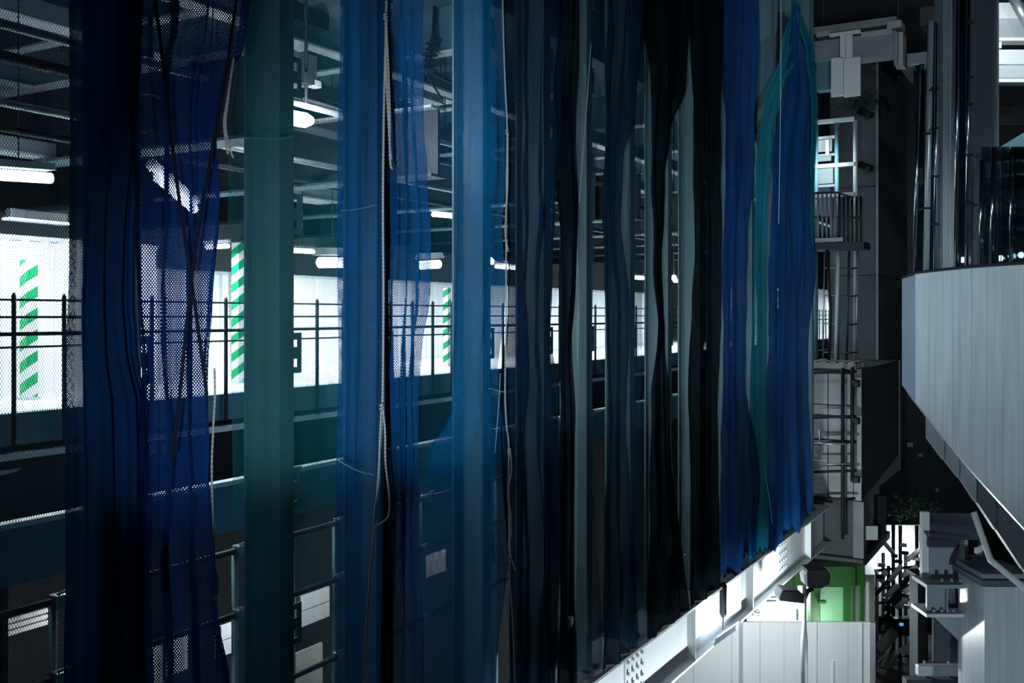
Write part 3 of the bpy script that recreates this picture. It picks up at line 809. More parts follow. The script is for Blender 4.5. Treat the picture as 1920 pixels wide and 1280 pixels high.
lp = thing('lower_pier', 'stained concrete pier with a ledge below the dark pier block', 'pier', W(PU + 1, 5.3, -EZ))
zl = z_at(1046, PU, pv0)
MB().wbox(PU + .05, PU + 3.5, v_at(1600, PU), pv1 + .4, zl, zb - .03).build('shaft', 'column_concrete', lp)
MB().wbox(PU - .05, PU + .3, v_at(1620, PU), v_at(1600, PU) - .005, zl, zb - .03).build('corner_strip', 'concrete', lp)
MB().wbox(PU - .2, PU + 3.6, v_at(1622, PU), pv1 + .6, zl - .2, zl).build('ledge', 'column_concrete', lp, .02)
MB().wbox(PU + 1.0, PU + 3.3, 5.5, 6.4, -EZ, zl - .2).build('foot', 'concrete_dark', lp)

# pipe scaffold on the pier's near face
ps = thing('pipe_scaffold', 'black pipe scaffold standing against the pale face of the pier block', 'scaffold', W(PU - .3, 5.3, z_at(1010, PU, 5)))
SU = PU - .35
for x, y0, y1 in ((1580, 690, 1010), (1598, 688, 902)):
    MB().tube([N(x, y0, SU), N(x, y1, SU)], .045, 8).build('standard', 'black_steel', ps)
for y in (698, 782, 830, 884):
    MB().tube([N(1512, y + 1, SU), N(1606, y - 2, SU)], .035, 8).build('ledger', 'black_steel', ps)
MB().tube([N(1508, 936, SU), N(1604, 934, SU)], .03, 8).build('ledger', 'black_steel', ps)
MB().tube([N(1508, 870, SU - .1), N(1596, 869, SU - .1)], .028, 8).build('ledger', 'galvanised', ps)
MB().tube([N(1508, 831, SU - .1), N(1590, 832, SU - .1)], .028, 8).build('ledger', 'galvanised', ps)
for y in (718, 788, 898):
    MB().tube([N(1598, y, SU), N(1612, y + 1, SU)], .09, 8).build('coupler', 'dark_steel', ps)
MB().tube([N(1537, 806, SU - .05), N(1538, 860, SU - .05)], .03, 8).build('stub', 'galvanised', ps)

# tall concrete column behind
CU = 31.6
cv1, cv0 = v_at(1556, CU), v_at(1645, CU)
clm = thing('concrete_column', 'tall dim grey concrete column with panel seams behind the ladder cage', 'column', W(CU, cv0, -EZ))
uce = u_at(1702, cv0)
ztop = z_at(95, CU, cv0)
zs = [-EZ, -1.4, 1.2, 3.9, ztop]
for k in range(4):
    MB().wbox(CU, CU + .5, cv0 + .0, cv1, zs[k] + .01, zs[k + 1] - .01).build('panel', 'column_concrete', clm)
    MB().wbox(CU + .52, uce - 2, cv0 + .02, cv0 + .5, zs[k] + .01, zs[k + 1] - .01).build('panel', 'column_concrete', clm)
    MB().wbox(uce - 1.98, uce, cv0 + .02, cv0 + .5, zs[k] + .01, zs[k + 1] - .01).build('panel', 'column_concrete', clm)
MB().wbox(CU - .02, CU + .03, cv0 - .03, cv0 + .03, -EZ, ztop).build('corner_trim', 'concrete', clm)
for y in (200, 300):
    MB().tube([N(1612, y + 8, CU - .15), N(1634, y + 24 - 8, CU - .5)], .10, 8).build('bracket_stub', 'black_steel', clm)

# cap beam with the white T bracket
BU = 27.0
cap = thing('cap_beam', 'grey steel cap beam crossing above the ladder cage at the upper right', 'beam', W(BU, 5, z_at(105, BU, 5)))
def nbox(x0, x1, y0, y1, u0, u1, name, m, parent, bevel=0.0):
    a, b = v_at(x0, u0), v_at(x1, u0); vm = (a + b) / 2
    return MB().wbox(u0, u1, b, a, z_at(y1, u0, vm), z_at(y0, u0, vm)).build(name, m, parent, bevel)
nbox(1512, 1680, 42, 56, BU, BU + 1.2, 'top_flange', 'concrete', cap)
nbox(1662, 1690, 38, 52, BU - .05, BU + .6, 'end_block', 'concrete_light', cap, .02)
nbox(1530, 1556, 58, 68, BU - .02, BU + .9, 'pad', 'concrete_light', cap, .02)
nbox(1614, 1672, 56, 67, BU - .02, BU + .9, 'pad', 'concrete_light', cap, .02)
nbox(1526, 1680, 68, 106, BU, BU + .9, 'web', 'concrete', cap)
nbox(1676, 1684, 60, 122, BU - .05, BU + .5, 'leg', 'concrete', cap)
nbox(1685, 1693, 60, 122, BU - .05, BU + .5, 'leg', 'concrete_light', cap)
nbox(1530, 1558, 107, 168, BU + .1, BU + .5, 'infill', 'teal_steel', cap)
nbox(1700, 1742, 98, 120, BU + .2, BU + .9, 'arm', 'concrete', cap, .02)
MB().prism([N(1682, 122, BU + .5), N(1712, 122, BU + .5), N(1712, 160, BU + .5)], (0, .2, 0)).build('gusset', 'concrete_dark', cap)
nbox(1724, 1768, 10, 46, BU + .3, BU + 1.0, 'arm', 'concrete_dark', cap, .03)
tb = thing('hanging_plate', 'pale T-shaped steel bracket hanging from the grey cap beam', 'bracket', N(1586, 180, BU - .2))
nbox(1555, 1613, 59, 65, BU - .16, BU - .04, 'top_bar', 'white_panel', tb)
nbox(1575, 1585, 65, 108, BU - .14, BU - .04, 'stem', 'white_panel', tb)
nbox(1586, 1598, 65, 108, BU - .14, BU - .04, 'stem', 'white_panel', tb)
nbox(1558, 1581, 108, 180, BU - .14, BU - .04, 'plate', 'white_panel', tb)
nbox(1582, 1613, 108, 180, BU - .14, BU - .04, 'plate', 'white_panel', tb)
for x in (1544, 1684):
    MB().tube([N(x, -40, BU + .3), N(x, 44, BU + .3)], .03, 8).build('hanger_rod', 'dark_steel', cap)

# ladder cage tower with basket
LU = 27.2
lc = thing('ladder_cage', 'caged steel ladder tower standing in front of the grey column', 'ladder', N(1586, 680, LU))
for x, m, r in ((1570, 'pale_box', .045), (1607, 'galvanised', .02), (1590, 'dark_steel', .03), (1546, 'galvanised', .02)):
    MB().tube([N(x + (2 if x > 1560 else 0), 470, LU), W(LU, v_at(x - 3, LU), zt)], r, 8).build('upright', m, lc)
for y in (502, 554, 607, 660):
    q = []
    for k in range(13):
        a = math.pi * (k / 12)
        q.append(N(1576 + 31 * math.sin(a) * .0 + (k / 12) * 31, y + 1.5 * math.sin(a), LU - .55 * math.sin(a)))
    MB().tube(q, .022, 6).build('hoop', 'dark_steel', lc)
    MB().tube([N(1546, y, LU), N(1568, y, LU)], .02, 6).build('rung', 'galvanised', lc)
lt = thing('ladder_tower', 'grey framed stair tower with bright openings at the right end of the nets', 'scaffold', N(1565, 365, LU + .2))
for x, m in ((1530, 'teal_steel'), (1569, 'teal_steel'), (1604, 'concrete_light')):
    MB().tube([N(x, 225, LU + .2), W(LU + .2, v_at(x, LU + .2), zt)], .06, 8).build('upright', m, lt)
for y in (222, 306, 362):
    nbox(1525, 1602, y, y + 7, LU + .12, LU + .28, 'cross_bar', 'concrete', lt)
nbox(1548, 1554, 262, 290, LU + .3, LU + .4, 'stile', 'pale_box', lt)
for y, h in ((255, 5), (288, 4), (346, 4)):
    nbox(1532, 1566, y, y + h, LU + 1.0, LU + 1.1, 'bright_edge', 'bright_flange', lt)
nbox(1532, 1560, 262, 284, LU + 1.0, LU + 1.05, 'deck', 'pale_box', lt)
nbox(1532, 1558, 292, 302, LU + 1.0, LU + 1.05, 'deck', 'pale_box', lt)
nbox(1532, 1562, 316, 344, LU + 1.0, LU + 1.05, 'deck', 'pale_box', lt)
arealight('stair_light', N(1548, 300, LU - .4), N(1548, 300, LU + 1.2), 34, (.75, .92, 1), .4, .8)
bk = thing('work_basket', 'grey barred work basket on the ladder tower at eye level', 'basket', N(1570, 466, LU - .4))
nbox(1522, 1620, 454, 467, LU - .75, LU + .1, 'deck', 'dark_steel', bk)
nbox(1524, 1580, 446, 453, LU - .8, LU - .72, 'toe_board', 'concrete_light', bk)
MB().tube([N(1522, 362, LU - .7), N(1570, 361, LU - .7), N(1600, 371, LU - .7)], .03, 8).build('top_rail', 'dark_steel', bk)
MB().tube([N(1522, 407, LU - .7), N(1616, 408, LU - .7)], .025, 8).build('mid_rail', 'dark_steel', bk)
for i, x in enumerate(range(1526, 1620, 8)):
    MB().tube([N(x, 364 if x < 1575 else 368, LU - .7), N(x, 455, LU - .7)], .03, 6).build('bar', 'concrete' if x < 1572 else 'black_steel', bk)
tag(MB().tube([N(1551, 468, LU - .9), N(1554, 530, LU - .9), N(1557, 580, LU - .9), N(1556, 630, LU - .9), N(1554, 676, LU - .9)], .04, 6).build('hanging_cable', 'black_steel'), 'black cable hanging before the bright gap beside the ladder cage', 'cable')

# shrubs tufts on the pier top and ledge
def tuft(c, n, size, label, seed):
    r = random.Random(seed); mb = MB()
    for k in range(n):
        a = Vector(c) + Vector((r.gauss(0, size), r.gauss(0, size), abs(r.gauss(0, size * .7))))
        d = Vector((r.uniform(-1, 1), r.uniform(-1, 1), r.uniform(.1, 1))).normalized() * size * .5
        s = d.orthogonal().normalized() * size * .12
        mb.v += [a - s, a + s, a + d]; n0 = len(mb.v); mb.f.append([n0 - 3, n0 - 2, n0 - 1])
    return tag(mb.build('shrub', 'leaf'), label, 'shrub', None)
tuft(N(1620, 200, CU - .8), 160, .25, 'dark leafy tuft growing by the cap beam above the ladder', 3)

# ---------------------------------------------------------------- right: curved white parapet
para = thing('curved_parapet', 'large pale curved parapet of upright metal panels with a slanting lower edge', 'parapet', Q(1800, 860, 13.4))
top = [(1695, 520), (1716, 514), (1768, 508), (1830, 502), (1920, 496), (2010, 492)]
bot = [(1695, 722), (1716, 752), (1768, 818), (1830, 892), (1920, 990), (2010, 1090)]
def lin(tab, x):
    for (xa, a), (xb, b) in zip(tab, tab[1:]):
        if x <= xb: return a + (b - a) * (x - xa) / (xb - xa)
    return tab[-1][1]
def pd(x): return 14.0 - 1.55 * max(0, (x - 1716)) / 204 + (0.35 * ((1716 - x) / 21) ** 1 if x < 1716 else 0)
edges = [1695, 1716, 1742, 1768, 1786, 1800, 1822, 1850, 1880, 1910, 1942, 1976, 2010]
away = Vector((-SA, CA, 0))
for a, b in zip(edges, edges[1:]):
    g_ = .2
    ta, tb_ = Q(a + g_, lin(top, a), pd(a)), Q(b - g_, lin(top, b), pd(b))
    ba, bb = Q(a + g_, lin(bot, a), pd(a)), Q(b - g_, lin(bot, b), pd(b))
    n = away * .08
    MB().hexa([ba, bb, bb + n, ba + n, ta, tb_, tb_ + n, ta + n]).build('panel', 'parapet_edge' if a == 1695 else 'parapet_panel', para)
# coping and lower trim
q = [Q(x, lin(top, x) - 1, pd(x) + .05) for x in edges]
MB().tube(q, .035, 8).build('coping', 'dark_steel', para)
# dark underside, stepping back below the lower edge
und = thing('stair_soffit', 'dark panelled underside of the stair below the pale curved parapet', 'stair', Q(1850, 960, 14))
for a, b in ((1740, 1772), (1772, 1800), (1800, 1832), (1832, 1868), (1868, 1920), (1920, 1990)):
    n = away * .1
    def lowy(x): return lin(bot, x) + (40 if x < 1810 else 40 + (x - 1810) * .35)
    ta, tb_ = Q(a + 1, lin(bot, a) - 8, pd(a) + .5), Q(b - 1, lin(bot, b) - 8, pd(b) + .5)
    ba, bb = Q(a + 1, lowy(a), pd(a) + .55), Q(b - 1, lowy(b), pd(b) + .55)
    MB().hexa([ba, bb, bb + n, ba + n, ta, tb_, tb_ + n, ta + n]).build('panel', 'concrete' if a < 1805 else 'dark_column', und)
MB().tube([Q(1826, 960, 14.2), Q(1858, 1050, 14.1), Q(1925, 1106, 13.4)], .05, 6).build('edge_strip', 'bright_flange', und)

# ---------------------------------------------------------------- right: glass facade with chrome mullions
fac = thing('glass_facade', 'dark glazed facade with chrome pipes rising behind the pale curved parapet', 'facade', Q(1800, 520, 15.0))
def fd(x): return 15.0 - 1.4 * (x - 1712) / 208
def fpost(xt, xb, yt, yb, r, name, m):
    MB().tube([Q(xt, yt, fd(xb)), Q(xb, yb, fd(xb))], r, 10).build(name, m, fac)
def fslab(x0, x1, yt, yb, back, name, m, th=.12, par=None):
    d0, d1 = fd(x0) + back, fd(x1) + back
    a, b = Q(x0, yb, d0), Q(x1, yb, d1); c_, d_ = Q(x0, yt, d0), Q(x1, yt, d1)
    n = away * th
    return MB().hexa([a, b, b + n, a + n, c_, d_, d_ + n, c_ + n]).build(name, m, par or fac)
fpost(1723, 1714, 122, 530, .030, 'mullion', 'chrome')
fpost(1745, 1736, 40, 530, .045, 'mullion', 'brushed_column')
fpost(1757, 1752, 44, 525, .022, 'mullion', 'chrome')
fpost(1796, 1792, -60, 520, .030, 'mullion', 'chrome')
fpost(1818, 1812, -60, 520, .028, 'mullion', 'chrome')
fpost(1840, 1837, 300, 515, .02, 'mullion', 'chrome')
fpost(1862, 1858, 278, 512, .026, 'mullion', 'chrome')
fpost(1895, 1894, 280, 510, .016, 'mullion', 'chrome')
for x0, x1, yt, yb in ((1717, 1733, 120, 530), (1739, 1751, 40, 530), (1755, 1766, 40, 530), (1797, 1810, -60, 520)):
    fslab(x0, x1, yt, yb, .25, 'glass_pane', 'facade_glass', .03)
for x0, x1 in ((1842, 1857), (1861, 1878), (1880, 1893), (1897, 1935)):
    fslab(x0, x1, 275, 512, .05, 'glass_pane', 'facade_glass', .03)
for x, ys in ((1752, (165, 240, 330, 420)), (1816, (42, 145, 195, 290, 380)), (1737, (250, 390))):
    for y in ys:
        cc = Q(x, y, fd(x) - .03)
        MB().tube([cc + Vector((CA, SA, 0)) * -.05, cc + Vector((CA, SA, 0)) * .06], .02, 6).build('pipe_clip', 'black_steel', fac)
fc = thing('clad_column', 'pale brushed metal column with bright edge behind the chrome pipes', 'column', Q(1778, 520, 15.0))
fslab(1768, 1779, -60, 522, .12, 'cladding', 'brushed_column', .3, fc)
fslab(1779.5, 1790, -60, 522, .10, 'cladding', 'brushed_column', .3, fc)
fd2 = thing('clad_column', 'broad dark metal column at the right, in front of the white beams', 'column', Q(1845, 520, 14.4))
fslab(1821, 1870, -60, 512, .22, 'cladding', 'dark_column', .4, fd2)
fslab(1869, 1873, -60, 512, .18, 'edge_strip', 'concrete', .3, fd2)
# white beams beyond
def qbox(x0, x1, y0, y1, d, th, name, m, parent, bevel=0.0):
    a, b, c_, d_ = Q(x0, y1, d), Q(x1, y1, d), Q(x0, y0, d), Q(x1, y0, d)
    n = away * th
    return MB().hexa([a, b, b + n, a + n, c_, d_, d_ + n, c_ + n]).build(name, m, parent, bevel)
ub_ = thing('white_beam', 'upper white steel beam with a slanting brace at the upper right edge', 'beam', Q(1900, 75, 18))
qbox(1868, 1960, 5, 35, 18, .2, 'top_flange', 'white_panel', ub_)
qbox(1868, 1960, 37, 70, 18.1, .1, 'web', 'concrete_light', ub_)
qbox(1868, 1960, 70, 76, 17.9, .3, 'bottom_flange', 'white_panel', ub_)
MB().tube([Q(1897, -10, 17.6), Q(1930, 50, 17.6)], .09, 8).build('brace', 'galvanised', ub_)
ub2 = thing('white_beam', 'lower white steel beam at the upper right edge', 'beam', Q(1900, 155, 18))
qbox(1868, 1960, 93, 120, 18, .2, 'top_flange', 'white_panel', ub2)
qbox(1868, 1960, 121, 146, 18.1, .1, 'web', 'pale_box', ub2)
qbox(1868, 1960, 147, 154, 17.9, .3, 'bottom_flange', 'white_panel', ub2)
qbox(1868, 1878, 76, 90, 18.0, .2, 'stub', 'white_panel', ub2)
qbox(1868, 1960, 195, 235, 20, .1, 'dark_panel', 'black_steel', ub2)
tag(MB().prism([Q(1872, 278, 16.5), Q(1960, 225, 16.5), Q(1960, 280, 16.5)], away * .05).build('green_sheet', 'teal_steel'), 'dark teal sheet sloping above the glass at the right edge', 'sheet')
for i, (x, y) in enumerate(((1866, 482), (1876, 484), (1896, 480), (1914, 478), (1805, 487))):  # glowing bulbs added in place of lamps reflected in the glass
    o = thing('reflected_lamp_bulb', 'small glaring bulb added behind the glazing for a reflected lamp, ' + ['leftmost of the four by the striped glass', 'second', 'third', 'rightmost by the frame edge', 'alone beside the pale metal column'][i] + (' of the four by the striped glass' if i in (1, 2) else ''), 'lamp', Q(x, 500, fd(x) + .35), 'bulbs added for lamps reflected in the glazing')
    cc = Q(x, y, fd(x) + .35)
    MB().tube([cc - Vector((0, 0, .04)), cc, cc + Vector((0, 0, .04))], [.02, .045 if i < 4 else .02, .02], 8).build('bulb', 'lamp_glow', o)
    MB().tube([cc - Vector((0, 0, .16)), cc - Vector((0, 0, .04))], .015, 6).build('stem', 'black_steel', o)
arealight('beam_light', Q(1905, 60, 15.5), Q(1905, 90, 18), 90, (.85, .96, 1), .5, .5)

# ---------------------------------------------------------------- lower right: steel frame and pale column
pc = thing('pale_column', 'broad pale square column in the lower right corner', 'column', Q(1890, 1280, 15))
qbox(1846, 1990, 1100, 1700, 15.2, .9, 'shaft', 'parapet_panel', pc)
qbox(1840, 1990, 1088, 1099, 15.1, 1.0, 'cap_plate', 'dark_column', pc)
qbox(1842, 1930, 1076, 1087, 15.15, .9, 'shim_plate', 'concrete', pc)
sf = thing('bolted_gantry', 'grey bolted steel frame of stacked beams beside the pale corner column', 'frame', Q(1790, 1160, 16))
fz = 16.0
MB().hexa([Q(1742, 1012, fz), Q(1850, 1012, fz), Q(1850, 1012, fz + 2), Q(1742, 1012, fz + 2), Q(1744, 962, fz + 1.2), Q(1832, 962, fz + 1.2), Q(1832, 962, fz + 2), Q(1744, 962, fz + 2)]).build('sloped_hood', 'concrete', sf)
qbox(1744, 1810, 1026, 1094, fz + .25, .05, 'upper_web', 'beam_steel', sf)
qbox(1742, 1850, 1012, 1026, fz + .2, .4, 'recess', 'dark_steel', sf)
qbox(1809, 1815, 1012, 1096, fz, .3, 'stiffener', 'beam_steel', sf)
qbox(1815, 1848, 1042, 1092, fz + .2, .05, 'upper_web', 'concrete_light', sf)
qbox(1843, 1848, 1012, 1045, fz, .3, 'stiffener', 'beam_steel', sf)
qbox(1738, 1848, 1096, 1103, fz - .1, .6, 'flange', 'beam_steel', sf)
qbox(1738, 1777, 1103, 1151, fz + .02, .05, 'lower_web', 'beam_steel', sf)
qbox(1778, 1840, 1103, 1151, fz + .25, .05, 'lower_web', 'dark_column', sf)
qbox(1775, 1778, 1103, 1151, fz - .05, .4, 'stiffener', 'beam_steel', sf)
qbox(1737, 1842, 1151, 1157, fz - .1, .6, 'flange', 'bright_flange', sf)
qbox(1750, 1842, 1158, 1240, fz + .5, .05, 'back_plate', 'concrete_dark', sf)
MB().prism([Q(1757, 1158, fz + .1), Q(1797, 1158, fz + .1), Q(1845, 1210, fz + .1), Q(1845, 1248, fz + .1)], away * .2).build('brace', 'beam_steel', sf)
qbox(1840, 1845, 1103, 1250, fz, .25, 'end_strip', 'concrete', sf)
for x, y in ((1766, 1091), (1784, 1091), (1800, 1091), (1751, 1148), (1766, 1148), (1787, 1148)):
    cc = Q(x, y, fz - .02)
    MB().tube([cc, cc + Vector((0, 0, .06))], .03, 6).build('bolt', 'galvanised', sf)
qbox(1729, 1743, 960, 1094, fz + .3, .1, 'edge_plate', 'white_panel', sf)
bp_ = thing('work_barrier', 'dim reflective road barrier on the ground below the steel frame', 'barrier', Q(1780, 1275, 17.5))
qbox(1722, 1842, 1248, 1268, 17.5, .15, 'rail', 'pale_box', bp_, .02)
qbox(1700, 1850, 1274, 1292, 17.6, .2, 'base_rail', 'concrete_dark', bp_)
for x in (1735, 1780, 1822):
    qbox(x, x + 5, 1240, 1560, 17.7, .1, 'leg', 'dark_steel', bp_)

# ---------------------------------------------------------------- lower right: street, hoarding, lamp, green cabin, scaffold tower
hd = thing('site_hoarding', 'tall bright white site hoarding behind the street lamp', 'hoarding', Q(1460, 1400, 23))
xs = [1240, 1300, 1372, 1425, 1470, 1530, 1590, 1636]
for a, b in zip(xs, xs[1:]):
    dd = 23.0
    yt = 1166
    A = Q(a + .4, yt, dd); B = Q(b - .4, yt, dd)
    n = away * .06
    MB().hexa([Vector((A.x, A.y, 0)), Vector((B.x, B.y, 0)), Vector((B.x, B.y, 0)) + n, Vector((A.x, A.y, 0)) + n, A, B, B + n, A + n]).build('panel', 'white_panel', hd)
for x in (1388, 1392, 1531, 1616):
    A = Q(x, 1168, 22.98)
    MB().box(A.x - .015, A.x + .015, A.y - .02, A.y + .01, 0, A.z).build('seam_strip', 'pale_box', hd)
A = Q(1562, 1238, 22.97)
MB().box(A.x - .02, A.x + .02, A.y - .02, A.y + .02, 0, A.z).build('handle_strip', 'bright_flange', hd)
A = Q(1637, 1166, 22.9)
MB().box(A.x - .06, A.x + .06, A.y - .05, A.y + .1, 0, A.z).build('end_post', 'galvanised', hd)

LD = 19.8
sl = thing('street_lamp', 'street lamp with two dark heads, glowing beneath the near head', 'street lamp', Vector((Q(1508, 1200, LD).x, Q(1508, 1200, LD).y, 0)))
b0_ = Q(1508, 1280, LD); t0_ = Q(1508, 1098, LD); m0_ = Q(1508, 1175, LD)
MB().tube([Vector((b0_.x, b0_.y, 0)), Vector((b0_.x, b0_.y, 1.2)), m0_ - Vector((0, 0, .25)), m0_, t0_], [.10, .075, .07, .045, .045], 12).build('pole', 'galvanised', sl)
hn = away * .42
MB().prism([Q(1462, 1127, LD - .2), Q(1462, 1118, LD - .2), Q(1468, 1106, LD - .2), Q(1500, 1108, LD - .2), Q(1508, 1116, LD - .2), Q(1508, 1132, LD - .2)], hn).build('lamp_head', 'black_steel', sl, .02)
MB().prism([Q(1466, 1128, LD - .15), Q(1504, 1132, LD - .15), Q(1504, 1137, LD - .15), Q(1466, 1133, LD - .15)], away * .32).build('glowing_lens', 'lamp_glow', sl)
MB().prism([Q(1514, 1068, LD - .1), Q(1550, 1066, LD - .1), Q(1558, 1078, LD - .1), Q(1556, 1096, LD - .1), Q(1540, 1104, LD - .1), Q(1516, 1102, LD - .1), Q(1512, 1086, LD - .1)], away * .45).build('lamp_head', 'black_steel', sl, .03)
MB().prism([Q(1507, 1080, LD - .12), Q(1513, 1074, LD - .12), Q(1514, 1098, LD - .12), Q(1510, 1096, LD - .12)], away * .3).build('lens', 'white_panel', sl)
MB().tube([Q(1508, 1122, LD), Q(1514, 1108, LD), Q(1524, 1102, LD)], .05, 8).build('arm', 'black_steel', sl)
cc = Q(1484, 1150, LD + .0)
pl = bpy.data.lights.new('street_lamp_glow', 'POINT'); pl.energy = 430; pl.color = (.88, .97, 1); pl.shadow_soft_size = .12
po = bpy.data.objects.new('street_lamp_glow', pl); col.objects.link(po); po.location = cc + away * .1

gc = thing('green_cabin', 'green painted site cabin with a pale green door above the white hoarding', 'cabin', Vector((Q(1530, 1165, 24).x, Q(1530, 1165, 24).y, 0)))
GD = 24.0
qbox(1425, 1622, 1062, 1098, GD, .4, 'fascia', 'green_paint', gc)
qbox(1538, 1582, 1100, 1400, GD + .1, .1, 'door', 'green_light_panel', gc)
qbox(1583, 1596, 1098, 1400, GD, .3, 'post', 'green_paint', gc)
qbox(1520, 1537, 1098, 1400, GD, .3, 'post', 'green_paint', gc)
qbox(1600, 1604, 1064, 1400, GD - .1, .1, 'post', 'green_paint', gc)
qbox(1614, 1621, 1058, 1400, GD - .1, .1, 'post', 'green_paint', gc)
qbox(1490, 1496, 1064, 1106, GD - .05, .1, 'bracket', 'green_paint', gc)
qbox(1535, 1549, 1126, 1131, GD - .15, .1, 'handle', 'green_paint', gc)
qbox(1400, 1640, 1078, 1420, GD + .7, .05, 'back_wall', 'white_panel', gc)
for y in (1118, 1125):
    qbox(1420, 1456, y, y + 3, GD - .3, .05, 'wall_rail', 'teal_steel', gc)
qbox(1494, 1497, 1142, 1163, GD - .3, .05, 'bracket', 'teal_steel', gc)
arealight('cabin_light', Q(1480, 1106, GD + .35), Q(1480, 1160, GD + .7), 60, (.9, 1, .97), .6, .3)
arealight('cabin_front_light', Q(1560, 1180, GD - .5), Q(1560, 1120, GD), 9, (.85, 1, .9), .4, .3)
r_ = random.Random(5)
tuft(Q(1408, 1150, 24.5), 90, .12, 'teal leafy tuft poking over the hoarding beside the girder', 8)

TD = 27.5
tw = thing('scaffold_tower', 'cluttered pipe scaffold tower before a bright white sheet, right of the hoarding', 'scaffold', Vector((Q(1690, 1280, TD).x, Q(1690, 1280, TD).y, 0)))
for i, (x, y0, m) in enumerate(((1644, 1070, 'galvanised'), (1656, 1036, 'galvanised'), (1666, 1060, 'black_steel'), (1675, 980, 'black_steel'), (1698, 1040, 'galvanised'), (1719, 985, 'black_steel'), (1688, 985, 'black_steel'), (1727, 985, 'galvanised'))):
    A = Q(x, y0, TD + (i % 3) * .5); B = Q(x, 1290, TD + (i % 3) * .5)
    MB().tube([A, Vector((B.x, B.y, 0))], .05, 8).build('standard', m, tw)
for i, y in enumerate((1064, 1098, 1125, 1180, 1230)):
    MB().tube([Q(1640, y + 6, TD + .2), Q(1732, y - 4, TD + .2)], .04, 8).build('ledger', 'black_steel', tw)
for (xa, ya, xb, yb) in ((1676, 1130, 1730, 1040), (1642, 1115, 1690, 1060), (1650, 1170, 1690, 1120), (1660, 1140, 1705, 1075), (1655, 1218, 1690, 1180), (1655, 1262, 1690, 1222)):
    MB().tube([Q(xa, ya, TD - .3), Q(xb, yb, TD - .1)], .05, 6).build('diagonal', 'black_steel', tw)
for (xa, ya, xb, yb) in ((1660, 1120, 1684, 1096), (1694, 1110, 1722, 1092), (1680, 1140, 1700, 1122), (1648, 1090, 1662, 1070), (1700, 1050, 1726, 1030), (1652, 1010, 1674, 1036), (1690, 1080, 1720, 1062), (1668, 1090, 1690, 1060)):
    MB().tube([Q(xa, ya, TD - .5), Q(xb, yb, TD - .5)], .07, 6).build('brace', 'white_panel', tw)
for k in range(16):
    x = r_.uniform(1648, 1728); y = r_.uniform(1020, 1150)
    cc = Q(x, y, TD - r_.uniform(0, .6))
    MB().box(cc.x - .09, cc.x + .09, cc.y - .05, cc.y + .05, cc.z - .05, cc.z + .05).build('coupler', 'galvanised' if k % 2 else 'black_steel', tw, .015)
for (xa, ya, xb, yb) in ((1652, 1222, 1684, 1186), (1652, 1264, 1684, 1226)):
    MB().prism([Q(xa, ya, TD - .8), Q(xb, yb, TD - .8), Q(xb, yb + 8, TD - .8), Q(xa, ya + 8, TD - .8)], away * .5).build('stair_tread', 'wood', tw)
sh = thing('white_sheet', 'bright white sheet hung behind the scaffold tower', 'sheet', Vector((Q(1690, 1280, 29.5).x, Q(1690, 1280, 29.5).y, 0)))
for x0, x1 in ((1618, 1645), (1646, 1672), (1673, 1700), (1701, 1728), (1729, 1745)):
    qbox(x0, x1, 984, 1155, 29.5, .05, 'panel', 'white_panel', sh)
wl = thing('work_lamp', 'glaring round work lamp beside the top of the scaffold tower', 'lamp', Q(1736, 1030, 27.0))
cc = Q(1735, 1006, 27.0)
MB().tube([cc + away * -.03, cc + away * .02, cc + away * .12], [.10, .14, .05], 12).build('lens', 'lamp_glow', wl)
MB().tube([cc + away * .1, Q(1737, 1100, 27.1), Vector((Q(1737, 1100, 27.1).x, Q(1737, 1100, 27.1).y, 0))], .04, 8).build('stand', 'black_steel', wl)
pl = bpy.data.lights.new('sheet_fill_light', 'POINT'); pl.energy = 110; pl.color = (.88, .97, 1); pl.shadow_soft_size = .15
po = bpy.data.objects.new('sheet_fill_light', pl); col.objects.link(po); po.location = Q(1688, 1040, 29.2)  # set close to the sheet, away from the lamp, to brighten only the sheet
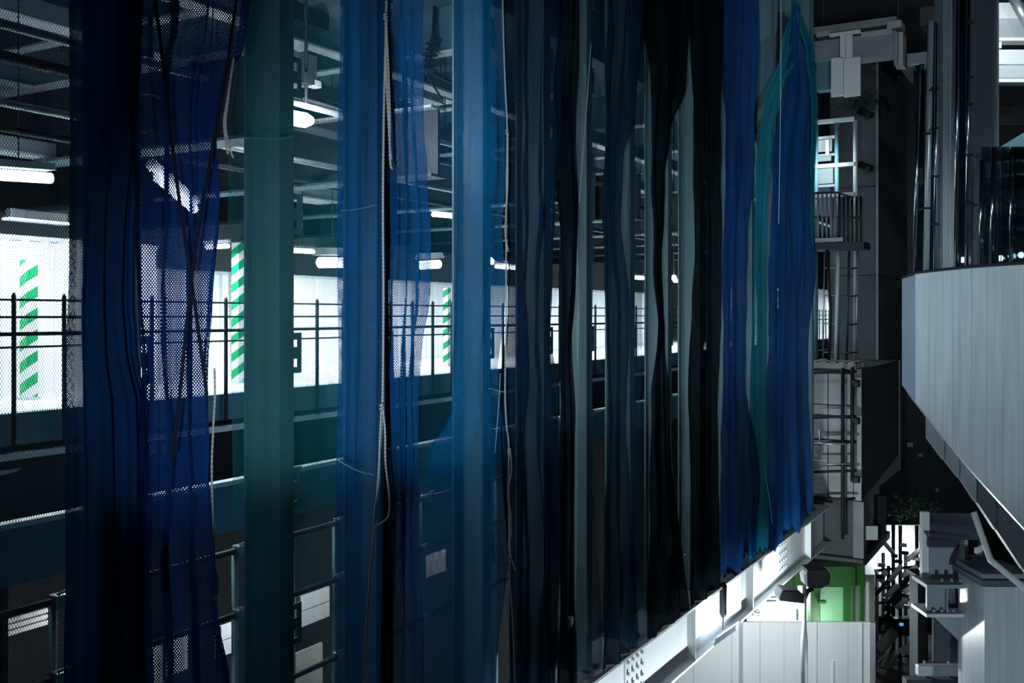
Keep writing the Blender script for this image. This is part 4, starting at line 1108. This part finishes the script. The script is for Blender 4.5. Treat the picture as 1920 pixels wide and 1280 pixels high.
bx = thing('control_box', 'small dark box with a blue indicator at the foot of the scaffold tower', 'box', Q(1690, 1190, 27))
qbox(1676, 1712, 1160, 1192, 27, .3, 'case', 'black_steel', bx, .02)
qbox(1687, 1694, 1168, 1173, 26.97, .03, 'indicator', 'screen_blue', bx)
for i, (x0, x1, y0, y1) in enumerate(((1690, 1722, 1212, 1226), (1710, 1732, 1190, 1214))):
    A = Q((x0 + x1) / 2, y1, 26.5); rr = random.Random(i)
    poly = [Q(x0, y1, 26.5), Q(x1, y1, 26.5), Q(x1 - 4, (y0 + y1) / 2, 26.5), Q((x0 + x1) / 2 + 3, y0, 26.5), Q(x0 + 6, (y0 + y1) / 2 + 2, 26.5)]
    tag(MB().prism(poly, away * .3).build('sand_bag', 'rubbish'), ['lower pale bag lying beyond the scaffold stair', 'upper pale bag leaning beyond the scaffold stair'][i], 'bag')
pillar = thing('dark_pillar', 'narrow dark pillar between the scaffold tower and the steel frame', 'column', Q(1735, 1280, 19))
qbox(1721, 1737, 1082, 1290, 19, .4, 'shaft', 'dark_steel', pillar)
qbox(1719, 1739, 1078, 1082, 18.95, .5, 'cap', 'dark_column', pillar)
yb_ = thing('cream_sign_sheet', 'cream panel hanging below the dark pier block', 'panel', Q(1634, 1012, 27))
qbox(1622, 1646, 986, 1012, 24.6, .1, 'sheet', 'pale_box', yb_)
qbox(1646, 1662, 930, 1010, 24.8, .3, 'side_plate', 'black_steel', yb_)

# dark viaduct overhead at the upper right, dark building far behind
structure(MB().wbox(22, 60, -2, 9, 9.6, 10.4).build('trim_7', 'concrete_dark'))
far = thing('far_building', 'dark building wall behind the scaffold and the steel frame', 'building', Vector((Q(1760, 900, 40).x, Q(1760, 900, 40).y, 0)))
qbox(1668, 2100, 100, 984, 40, .5, 'wall', 'concrete_dark', far)
for (x0, x1, y0, y1) in ((1700, 1712, 830, 838), (1722, 1730, 850, 856), (1755, 1760, 915, 922)):
    qbox(x0, x1, y0, y1, 39.9, .1, 'window', 'pale_box', far)
tuft(Q(1714, 972, 28), 220, .36, 'dark green foliage above the bright white sheet', 12)
